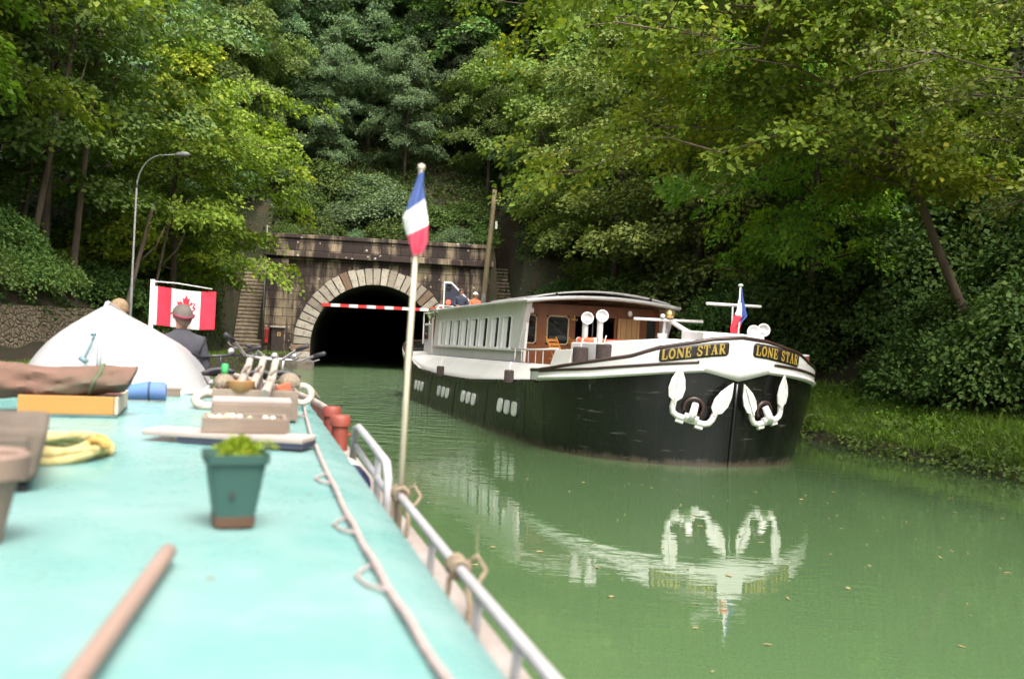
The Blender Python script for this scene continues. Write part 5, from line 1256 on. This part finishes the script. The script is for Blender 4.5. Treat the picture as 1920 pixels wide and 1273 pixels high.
# plank with stepped planters and driftwood
m_plank = M("plank_bleached", (.40, .33, .30), .8, (.30, .24, .215), 4, stretch=(.3, 1, 1), bump=.2)
m_pl2 = M("planter_wood", (.25, .19, .145), .85, (.17, .125, .095), 5, stretch=(.3, 1, 1), grime=.3, bump=.3)
o = thing("bleached_plank", "long bleached plank with dark underside lying across the roof", "plank", ow(4.55, -.06, ZT), OB + radians(-21))
mb = MB(); mb.box((0, 0, .035), (.72, .20, .022)); mb.build("top_board", m_plank, o, bevel=.005)
mb = MB(); mb.box((.08, 0, .012), (.56, .19, .024)); mb.build("under_board", M("board_navy", (.03, .035, .06), .7), o)
def planter(e, r, w, d, z0, h, label, fill):
    o = thing("planter_box", label, "planter", ow(e, r, z0), OB, "stepped wooden planter boxes")
    for y in (-d / 2, d / 2): mb = MB(); mb.box((0, y, h / 2), (w, .018, h)); mb.build("long_side", m_pl2, o, bevel=.004)
    for x in (-w / 2 + .009, w / 2 - .009): mb = MB(); mb.box((x, 0, h / 2), (.018, d - .02, h)); mb.build("short_side", m_pl2, o, bevel=.004)
    mb = MB(); mb.box((0, 0, h * .4), (w - .03, d - .03, h * .6)); mb.build("soil", M("potting_soil"), o)
    if fill:
        rs = np.random.RandomState(int(e * 10)); cols = [M("shell_white", (.66, .62, .56), .6), M("shell_yellow", (.55, .48, .25), .6), M("shell_green", (.30, .36, .24), .7)]
        for q in range(3):
            for k in range(6): x = -w / 2 + .03 + (w - .06) * rs.rand(); mb = MB(); mb.lathe([(0, 0), (.016, .006), (.013, .02), (0, .026)], (x, -d / 2 + .02 + rs.rand() * (d - .06), h * .68), 8, (rs.randn() * .5, rs.randn() * .5, 1)); mb.build("shell", cols[q], o, smooth=True)
planter(4.62, .0, .36, .22, ZT + .047, .068, "front planter box with white shells, lowest of the three wooden steps", True)
planter(5.05, .03, .36, .30, ZT, .145, "middle wooden planter step behind the shell filled box", False)
planter(5.75, .05, .46, .26, ZT, .165, "rearmost and widest wooden planter step carrying driftwood", False)
mb = MB(); mb.box((0, 0, .0), (.34, .28, .02)); o = thing("slat_shelf", "flat pale slats laid over the middle planter step", "slats", ow(5.03, .03, ZT + .153), OB)
for k in range(3): mb = MB(); mb.box((0, -.09 + .09 * k, .0), (.37, .075, .014)); mb.build("slat", m_plank, o, bevel=.003)
m_drift = M("driftwood", (.36, .30, .25), .85, (.25, .20, .16), 5, stretch=(1, 1, .25), bump=.4)
for k, (r0, r1, e0, e1, zt_, lab) in enumerate(((-.035, .01, 5.66, 5.98, .325, "left one of three pale driftwood sticks propped on the rear planter"), (.03, .09, 5.68, 6.0, .335, "middle one of three pale driftwood sticks propped on the rear planter"), (.10, .16, 5.45, 5.95, .325, "right one of three pale driftwood sticks, longest, propped on the rear planter"))):
    o = thing("driftwood_stick", lab, "driftwood", ow(0, 0, ZR), OB, "driftwood sticks")
    zb_ = .175 if k < 2 else .165
    mb = MB(); N = 10; mb.tube([(r0 + (r1 - r0) * (i / N) + -.004 * sin(i * .6 + k), e0 + (e1 - e0) * i / N * .8 - (.0), zb_ + (zt_ - zb_) * i / N) for i in range(N + 1)], [.027 - .0007 * i + .0015 * sin(i * 1.3 + k) for i in range(N + 1)], 7); mb.build("stick", m_drift, o, smooth=60)
    mb = MB(); i = 3; mb.tube([(r0 + .02, e0 + .1, zb_ + .1), (r0 + .05, e0 + .08, zb_ + .13)], [.014, .008], 6); mb.build("knot", m_drift, o)
for r, e, s, lab in ((-.12, 5.72, .82, "round grey cactus stone with green tip on the rear planter's left"), (.24, 5.95, .9, "round spiky straw coloured plant at the rear planter's right")):
    o = thing("potted_cactus", lab, "cactus", ow(e, r, ZT + .105), OB, "round plants on the planter")
    mb = MB(); mb.lathe([(.04, 0), (.055, .04), (.05, .05)], n=14); mb.build("pot", M("terracotta"), o)
    mb = MB(); mb.grid(lambda u, w: Vector((.068 * s * sin(pi * u) * cos(2 * pi * w) * (1 + .08 * sin(22 * pi * w)), .068 * s * sin(pi * u) * sin(2 * pi * w) * (1 + .08 * sin(22 * pi * w)), .085 - .066 * s * cos(pi * u))), 14, 44); mb.build("ball", M("cactus_straw", (.25, .20, .14), .9, (.14, .115, .08), 14, bump=.5), o, smooth=True)
    if s == .82: mb = MB(); mb.lathe([(.016, 0), (.018, .02), (.02, .05), (.012, .06)], (0, 0, .133), 10); mb.build("tip", M("bright_green_plastic", (.05, .42, .12), .5), o, smooth=True)
o = thing("ochre_pot", "small ochre brown bowl at the foot of the driftwood sticks", "bowl", ow(5.66, -.03, ZT + .135), OB)
mb = MB(); mb.lathe([(.04, 0), (.07, .03), (.075, .075), (.065, .075), (.055, .04)], n=18); mb.build("bowl", M("ochre_glaze", (.38, .20, .07), .6, (.28, .14, .05), 5), o, smooth=40)
mb = MB(); mb.lathe([(.062, .06), (0, .066)], n=14); mb.build("soil", M("potting_soil"), o)
def ring(label, r, e, z, R, rad, tilt):
    o = thing("rope_fender", label, "fender", ow(e, r, z), OB, "pale rope rings on the roof")
    q = Matrix.Rotation(tilt, 3, 'X')
    mb = MB(); mb.tube([q @ Vector((R * cos(k * pi / 12), R * sin(k * pi / 12), 0)) for k in range(24)], rad, 8, closed=True); mb.build("ring", M("rope_cream", (.44, .40, .33), .85, (.33, .29, .23), 20, bump=.4), o, smooth=True)
    mb = MB(); mb.tube([q @ Vector((R * cos(.5), R * sin(.5), 0)) + Vector((0, 0, rad)), q @ Vector((R * 1.3, R * .3, 0)), q @ Vector((R * 1.9, -.02, -.02))], rad * .45, 6); mb.build("tail", m_ropeb, o, smooth=True)
ring("cream rope ring lying at the left end of the rear planter", -.22, 6.3, ZR + .06, .075, .028, .5)
ring("cream rope ring standing at the right end of the rear planter", .35, 6.6, ZR + .09, .06, .022, 1.1)
o = thing("red_brick", "small red clay piece beside the spiky straw plant", "brick", ow(5.72, .2, ZT + .155), OB)
mb = MB(); mb.hexa([(-.05, -.03, -.02), (.05, -.03, -.02), (.05, .03, -.02), (-.05, .03, -.02), (-.04, -.03, .03), (.035, -.03, .055), (.035, .03, .055), (-.04, .03, .03)]); mb.build("brick", M("red_clay", (.42, .12, .06), .85, (.34, .09, .05), 12, bump=.3), o, bevel=.008)
mb = MB(); mb.box((0, -.032, .01), (.05, .006, .02)); mb.build("face_chip", M("terracotta"), o)

# lashings on the rail
def lash(e, z, label, R=.034, hang=.25):
    o = thing("lashing_rope", label, "rope", ow(e, .62, z), OB, "rope lashings on the handrail")
    mb = MB(); mb.tube([(R * cos(k * .7), -.05 + .004 * k, R * sin(k * .7) + .004 * sin(k)) for k in range(30)], .0085, 7); mb.build("turns", m_ropeb, o, smooth=True)
    mb = MB(); mb.tube([(R, .02, 0), (.06, .02, .03), (.085, .0, -.01), (.06, -.02, -.04), (.03, -.03, -.05)], .0075, 7); mb.build("bow_knot", m_ropeb, o, smooth=True)
    mb = MB(); mb.tube([(.02, -.03, -.03), (.03, -.05, -.10), (.01, -.09, -hang)], .009, 7); mb.tube([(-.02, .02, -.03), (-.03, .0, -.10), (-.02, -.03, -hang * .8)], .009, 7); mb.build("tails", m_ropeb, o, smooth=True)
lash(4.0, 1.53, "thick rope lashing at the foot of the flag cane", .028, .2); lash(2.84, 1.51, "rope lashing knotted round the middle of the handrail", .025, .18)
o = thing("boat_fender", "white fender with navy end tucked beside the forward rail", "fender", ow(5.3, .56, 1.40), OB + radians(2))
mb = MB(); mb.lathe([(.02, -.30), (.06, -.26), (.07, -.2), (.07, .0)], (0, 0, 0), 18, (0, 1, .03)); mb.build("navy_end", M("fender_navy", (.03, .035, .10), .4), o, smooth=True)
mb = MB(); mb.lathe([(.0705, .0), (.071, .2), (.06, .28), (.02, .32)], (0, 0, 0), 18, (0, 1, .03)); mb.build("white_end", m_white, o, smooth=True)

# upturned dinghy, bow towards us
o = thing("upturned_dinghy", "white dinghy lying upside down across the front of the roof", "dinghy", ow(7.05, -.95, ZT), OB)
m_ding = M("dinghy_white", (.50, .485, .485), .35, (.45, .435, .44), 2, coat=.2)
def ding(u, w):
    """u from the stem (0) to transom (1); w from one gunwale over the keel to the other"""
    y = 2.0 * u; beam = .655 * (1 - (1 - min(1, u * 2.1)) ** 2.3) ** .55 + .001
    keel = .615 * (1 - (1 - min(1, u * 5.5 + .04)) ** 2.2) ** .5 * (1 - .26 * max(0, u - .16))
    q = 2 * w - 1; sg = 1 if q >= 0 else -1; a = abs(q); a = a ** .8
    return Vector((sg * beam * a, y, keel * (1 - .53 * a - .47 * a ** 4.6)))
mb = MB(); mb.grid(ding, 44, 44); mb.add([ding(1, k / 44) for k in range(45)], [tuple(range(45))]); mb.build("hull", m_ding, o, smooth=50)
mb = MB(); mb.tube([ding(u / 40, 0) for u in range(41)], .018, 8); mb.tube([ding(u / 40, 1) for u in range(41)], .018, 8); mb.build("gunwale", m_ding, o, smooth=True)
mb = MB(); mb.tube([ding(u / 60, .5) + Vector((0, -.004, .004)) for u in range(0, 61)], .016, 8); mb.build("keel", m_ding, o, smooth=True)
mb = MB(); pz_ = [ding(.075 * (1 - k / 6) ** 1.0, .5 - .03) for k in range(3)]
mb.tube([(-.035, .02, .40), (-.055, -.01, .33), (-.085, -.02, .25), (-.095, -.02, .22)], .010, 6); mb.tube([(-.055, -.02, .40), (-.02, -.02, .41)], .010, 6); mb.tube([(-.115, -.02, .25), (-.07, -.03, .22)], .018, 6); mb.build("painter_eye", M("eye_grey_blue", (.16, .24, .27), .5), o, smooth=True)
mb = MB(); mb.box((0, 1.99, .25), (1.0, .02, .06)); mb.build("transom_bar", m_lwood, o)
for s in (-1, 1):
    c_ = thing("wooden_chock", ["left brown chock under the upturned dinghy's bow", "right brown chock under the upturned dinghy's gunwale"][(s + 1) // 2], "chock", ow(7.2, -.82 + s * .30, ZT), OB)
    mb = MB(); mb.box((0, 0, .02), (.16, .08, .05)); mb.build("block", m_pl2, c_, bevel=.006)
    mb = MB(); mb.box((0, 0, .05), (.17, .085, .012)); mb.build("pad", M("chock_pad", (.25, .2, .15), .9), c_)

# bicycles on the foredeck
m_tyre = M("tyre_rubber", (.02, .02, .022), .8); m_chrome = M("chrome", (.62, .60, .60), .22, (.55, .53, .53), 9, metal=.7); m_frame = M("frame_black", (.022, .022, .028), .35)
m_grip = M("grip_dark", (.035, .033, .04), .6)
def bicycle(e, r, lean, label, barmat, up, z0=.86):
    o = thing("bicycle", label, "bicycle", ow(e, r, z0), OB, "bicycles on the foredeck")
    q = Matrix.Rotation(lean, 3, 'Y')
    V = lambda x, y, z: q @ Vector((x, y, z))
    for y in (-.52, .53):
        wl_ = bpy.data.objects.new("wheel", None); COL.objects.link(wl_); wl_.parent = o
        mb = MB(); mb.tube([V(0, y + .325 * cos(k * pi / 16), .345 + .325 * sin(k * pi / 16)) for k in range(32)], .021, 8, closed=True); mb.build("tyre", m_tyre, wl_, smooth=True)
        mb = MB(); mb.tube([V(0, y + .30 * cos(k * pi / 16), .345 + .30 * sin(k * pi / 16)) for k in range(32)], .010, 6, closed=True); mb.build("rim", m_chrome, wl_, smooth=True)
        mb = MB(); [mb.tube([V(.02 * (-1) ** k, y, .345), V(0, y + .30 * cos(k * pi / 12), .345 + .30 * sin(k * pi / 12))], .0016, 4) for k in range(24)]; mb.build("spokes", m_chrome, wl_)
    mb = MB()
    for a, b_ in (((0, -.08, .30), (0, -.24, .80)), ((0, -.08, .30), (0, .40, .72)), ((0, -.22, .74), (0, .38, .80)), ((0, .385, .68), (0, .36, .90))): mb.tube([V(*a), V(*b_)], .016, 8)
    for s in (-.045, .045): mb.tube([V(s, -.52, .345), V(s * .5, -.23, .76)], .009, 6); mb.tube([V(s, -.52, .345), V(s, -.08, .30)], .010, 6); mb.tube([V(s, .53, .345), V(s, .42, .62), V(0, .39, .68)], .011, 6)
    mb.build("frame", m_frame, o, smooth=True)
    mb = MB(); mb.tube([V(0, .365, .88), V(0, .35, 1.0), V(0, .39, 1.03)], .013, 8)
    hb = [(-.31, .10, 1.06 + up), (-.25, .18, 1.045 + up * .8), (-.15, .33, 1.025 + up * .1), (-.06, .38, 1.03), (.06, .38, 1.03), (.15, .33, 1.025 + up * .1), (.25, .18, 1.045 + up * .8), (.31, .10, 1.06 + up)]
    mb.tube([V(*p) for p in hb], .0125, 8); mb.build("handlebar", barmat, o, smooth=True)
    for s in (-1, 1):
        mb = MB(); mb.tube([V(s * .26, .165, 1.047 + up * .84), V(s * .335, .065, 1.068 + up * 1.05)], .0185, 8); g_ = mb.build("grip", m_grip, o, smooth=True)
        mb = MB(); mb.tube([V(s * .21, .24, 1.03 + up * .5), V(s * .25, .23, 1.0 + up * .7), V(s * .30, .14, 1.01 + up)], .007, 6); mb.build("brake_lever", m_chrome, o, smooth=True)
    mb = MB(); mb.grid(lambda u, w: V((w - .5) * (.20 * (1 - u) ** .6 + .05), -.38 + .28 * u, .92 + .03 * (1 - u) - .03 * (2 * w - 1) ** 2), 12, 8); mb.build("saddle", m_grip, o, smooth=True, solid=.03)
    mb = MB(); mb.tube([V(0, -.24, .78), V(0, -.265, .91)], .013, 8); mb.build("seat_post", m_chrome, o)
    mb = MB(); mb.lathe([(.03, 0), (.03, .03), (.015, .045)], V(.09, .33, 1.05), 12, (0, -.3, 1)); mb.build("bell", m_chrome, o, smooth=True)
    mb = MB(); mb.tube([V(-.02, .40, .95), V(-.08, .46, .90), V(-.02, .48, .75)], .004, 5); mb.tube([V(.02, .40, .98), V(.10, .46, .92), V(.02, .46, .7)], .004, 5); mb.build("brake_cable", m_frame, o)
    mb = MB(); mb.lathe([(.085, -.004), (.085, .004)], V(.05, -.08, .30), 20, (1, 0, 0)); mb.tube([V(.06, -.08, .30), V(.06, -.02, .15)], .010, 6); mb.tube([V(-.06, -.08, .30), V(-.06, -.14, .45)], .010, 6); mb.build("crank", m_chrome, o)
    return o
bicycle(8.42, .02, radians(6), "bicycle with upswept chrome handlebar nearest behind the driftwood", m_chrome, .12)
bicycle(8.62, -.14, radians(-5), "bicycle with dark handlebar behind the chrome one, close to the crew", m_frame, .03)
bicycle(8.85, .24, radians(4), "bicycle furthest to the right at the bulwark", m_chrome, .06, .84)
# ------------------------------------------------------------------ people
m_skin = M("skin", (.50, .27, .18), .55, (.44, .23, .15), 12)
def person(label, loc, rz, H, top, legs, hair, cap=None, bare=.0, arms='down', head_turn=0.0, strap=None):
    """standing figure facing local +y; the body is one surface, clothes and hair are its children"""
    o = thing("person", label, "person", loc, rz)
    s = H / 1.75
    J = dict(pel=(0, 0, .93), wst=(0, .0, 1.08), chs=(0, .0, 1.28), sho=(0, -.01, 1.42), nk=(0, 0, 1.50), nk2=(0, .01, 1.56), hd=(0, .025, 1.62), hd2=(0, .02, 1.70), top=(0, .0, 1.735))
    P, E, Rr_ = [], [], []
    def add(p, r, par=None):
        P.append(tuple(x * s for x in p)); Rr_.append(r * s if not isinstance(r, tuple) else tuple(q * s for q in r))
        if par is not None: E.append((par, len(P) - 1))
        return len(P) - 1
    pel = add(J['pel'], (.15, .11)); wst = add(J['wst'], (.14, .10), pel); chs = add(J['chs'], (.165, .11), wst); sho = add(J['sho'], (.12, .085), chs)
    nk = add(J['nk'], .055, sho); n2 = add(J['nk2'], .058, nk)
    ht = Vector((sin(head_turn) * .02, .02, 0))
    h1 = add((0 + ht.x, .015 + ht.y * .5, 1.61), (.075, .09), n2); h2 = add((0, .005, 1.67), (.082, .10), h1); h3 = add((0, .0, 1.725), (.055, .065), h2)
    hands = []
    for q in (-1, 1):
        a = add((q * .17, -.01, 1.40), .062, sho); 
        if arms == 'down': el, wr, hn = (q * .24, -.02, 1.12), (q * .23, .07, .88), (q * .22, .09, .82)
        else: el, wr, hn = (q * .26, .05, 1.15), (q * .17, .28, 1.12), (q * .14, .35, 1.12)
        b_ = add(el, .045, a); c_ = add(wr, .030, b_); d_ = add(hn, (.038, .02), c_); hands.append((d_, q, Vector(wr), Vector(hn)))
    for d_, q, wr, hn in hands:
        dr = (hn - wr).normalized(); sd = Vector((dr.y, -dr.x, 0)) if arms != 'down' else Vector((0, 1, 0)); sd.normalize()
        for k in range(4):
            off = sd * (-.027 + .018 * k); p1 = hn + dr * .035 + off; ln = (.065, .075, .072, .055)[k]
            f1 = add(p1, .0095, d_); f2 = add(p1 + dr * ln * .55 + Vector((-q * .008, 0, -.004)), .0085, f1); add(p1 + dr * ln + Vector((-q * .022, 0, -.008)), .007, f2)
        t1 = add(hn + sd * .035 + dr * .0, .011, d_); add(hn + sd * .055 + dr * .035, .009, t1)
    for q in (-1, 1):
        a = add((q * .095, 0, .86), .085, pel); b_ = add((q * .105, .015, .50), .058, a); c_ = add((q * .105, -.01, .10), .040, b_); d_ = add((q * .11, .05, .035), (.04, .03), c_); add((q * .115, .15, .025), (.04, .022), d_)
    body = skin("body", P, E, Rr_, m_skin, o, 2)
    hq = Matrix.Rotation(head_turn, 3, 'Z')
    HC = Vector((0, .008, 1.655)) * s
    def hp(x, y, z): return HC + hq @ (Vector((x, y, z)) * s)
    mb = MB()
    mb.tube([hp(0, .085, .02), hp(0, .108, -.012), hp(0, .116, -.028), hp(0, .092, -.036)], [.008 * s, .012 * s, .015 * s, .010 * s], 8); mb.build("nose", m_skin, o, smooth=True)
    for q in (-1, 1):
        mb = MB(); mb.lathe([(0, -.012), (.018, -.006), (.022, .0), (.017, .008), (.008, .006), (0, .0)], hp(q * .084, -.005, -.012), 10, hq @ Vector((q, -.15, 0))); e_ = mb.build("ear", m_skin, o, smooth=True); 
        mb = MB(); mb.lathe([(0, -.004), (.011, 0), (0, .005)], hp(q * .034, .088, .012), 10, hq @ Vector((0, 1, 0))); mb.build("eye", m_blk, o, smooth=True)
    mb = MB(); mb.tube([hp(-.024, .089, -.062), hp(0, .098, -.064), hp(.024, .089, -.062)], [.004 * s, .007 * s, .004 * s], 6); mb.build("mouth", M("lip", (.38, .14, .11), .6), o, smooth=True)
    # jacket
    P2, E2, R2 = [], [], []
    def add2(p, r, par=None):
        P2.append(tuple(x * s for x in p)); R2.append(tuple(q * s for q in r) if isinstance(r, tuple) else r * s)
        if par is not None: E2.append((par, len(P2) - 1))
        return len(P2) - 1
    a0 = add2((0, 0, .86), (.185, .135)); a1 = add2((0, 0, 1.08), (.178, .132), a0); a2 = add2((0, -.005, 1.27), (.20, .138), a1); a3 = add2((0, -.012, 1.415), (.172, .118), a2); a4 = add2((0, -.01, 1.485), (.100, .094), a3); add2((0, -.012, 1.535), (.078, .080), a4)
    for q in (-1, 1):
        b0 = add2((q * .18, -.01, 1.395), .082, a3)
        el, wr = ((q * .245, -.02, 1.12), (q * .235, .06, .91)) if arms == 'down' else ((q * .265, .05, 1.15), (q * .185, .24, 1.12))
        b1 = add2(el, .064, b0); add2(wr, .050, b1)
    skin("jacket", P2, E2, R2, top, o, 2)
    P3, E3, R3 = [], [], []
    P3.append((0, 0, .93 * s)); R3.append((.165 * s, .125 * s))
    for q in (-1, 1):
        i0 = len(P3); P3 += [(q * .098 * s, 0, .82 * s), (q * .107 * s, .015 * s, .50 * s), (q * .107 * s, -.01 * s, .09 * s)]; R3 += [.098 * s, .075 * s, .062 * s]; E3 += [(0, i0), (i0, i0 + 1), (i0 + 1, i0 + 2)]
    skin("trousers", P3, E3, R3, legs, o, 2)
    # hair or cap
    mb = MB()
    def cap_(u, w, grow=1.0, lo=.95):
        th = (u * lo) * pi * .56; a = 2 * pi * w; back = -.012
        return hp(.092 * grow * sin(th) * cos(a), back + .108 * grow * sin(th) * sin(a), .008 + .098 * grow * cos(th) - (.05 * u * max(0, -sin(a))))
    mb.grid(lambda u, w: cap_(u, w, 1.03 + .014 * sin(w * 40) * u, .95 + .38 * max(0, -sin(2 * pi * w))), 16, 40); mb.build("hair", hair, o, smooth=True)
    if cap:
        mb = MB(); mb.grid(lambda u, w: cap_(u, w, 1.12, .80), 12, 28); mb.build("cap", cap, o, smooth=True)
        mb = MB(); mb.grid(lambda u, w: hp(.085 * (2 * w - 1), .085 + (.075 * u) * (1 - .5 * (2 * w - 1) ** 2), .045 - .02 * u - .02 * (2 * w - 1) ** 2), 6, 10); mb.build("cap_peak", cap, o, smooth=True, solid=.006)
    if strap:
        mb = MB(); mb.tube([cap_(.95, w_, 1.14, .86) for w_ in [.55 + .4 * k / 14 for k in range(15)]], .016 * s, 8); mb.build("cap_strap", strap, o, smooth=True)
    return o
m_jacket = M("jacket_charcoal", (.035, .034, .042), .85, (.05, .048, .058), 10, bump=.3)
m_trs = M("trousers_navy", (.03, .04, .07), .85)
person("crew member in dark jacket and grey cap with red strap, back turned", ow(9.0, -.56, .80), OB + radians(12), 1.50, m_jacket, m_trs, M("hair_grey", (.10, .065, .045), .8, (.16, .11, .08), 30), M("cap_grey", (.11, .09, .075), .9, (.08, .065, .055), 12), strap=M("strap_maroon", (.16, .02, .04), .8), head_turn=.15)
person("blond crew member mostly hidden behind the white dinghy", ow(9.75, -1.16, .80), OB + radians(-10), 1.54, M("shirt_olive", (.10, .11, .07), .85), m_trs, M("hair_blond", (.27, .18, .095), .8, (.18, .115, .06), 30, bump=.6))
bw = lambda x, y, z: barge.matrix_basis @ Vector((x, y, z))
person("bare headed person in dark top at the barge's helm", bw(-.45, 18.1, 1.97), radians(180 + 17), 1.70, M("top_navy", (.03, .035, .06), .85), m_trs, M("hair_dark", (.05, .03, .02), .8), arms='fore')
person("person in white cap and orange top at the barge's helm", bw(.08, 18.15, 1.97), radians(180 + 30), 1.60, M("top_orange", (.48, .14, .06), .85, (.40, .11, .05), 8), m_trs, M("hair_dark"), M("cap_white", (.74, .72, .70), .8), arms='fore')
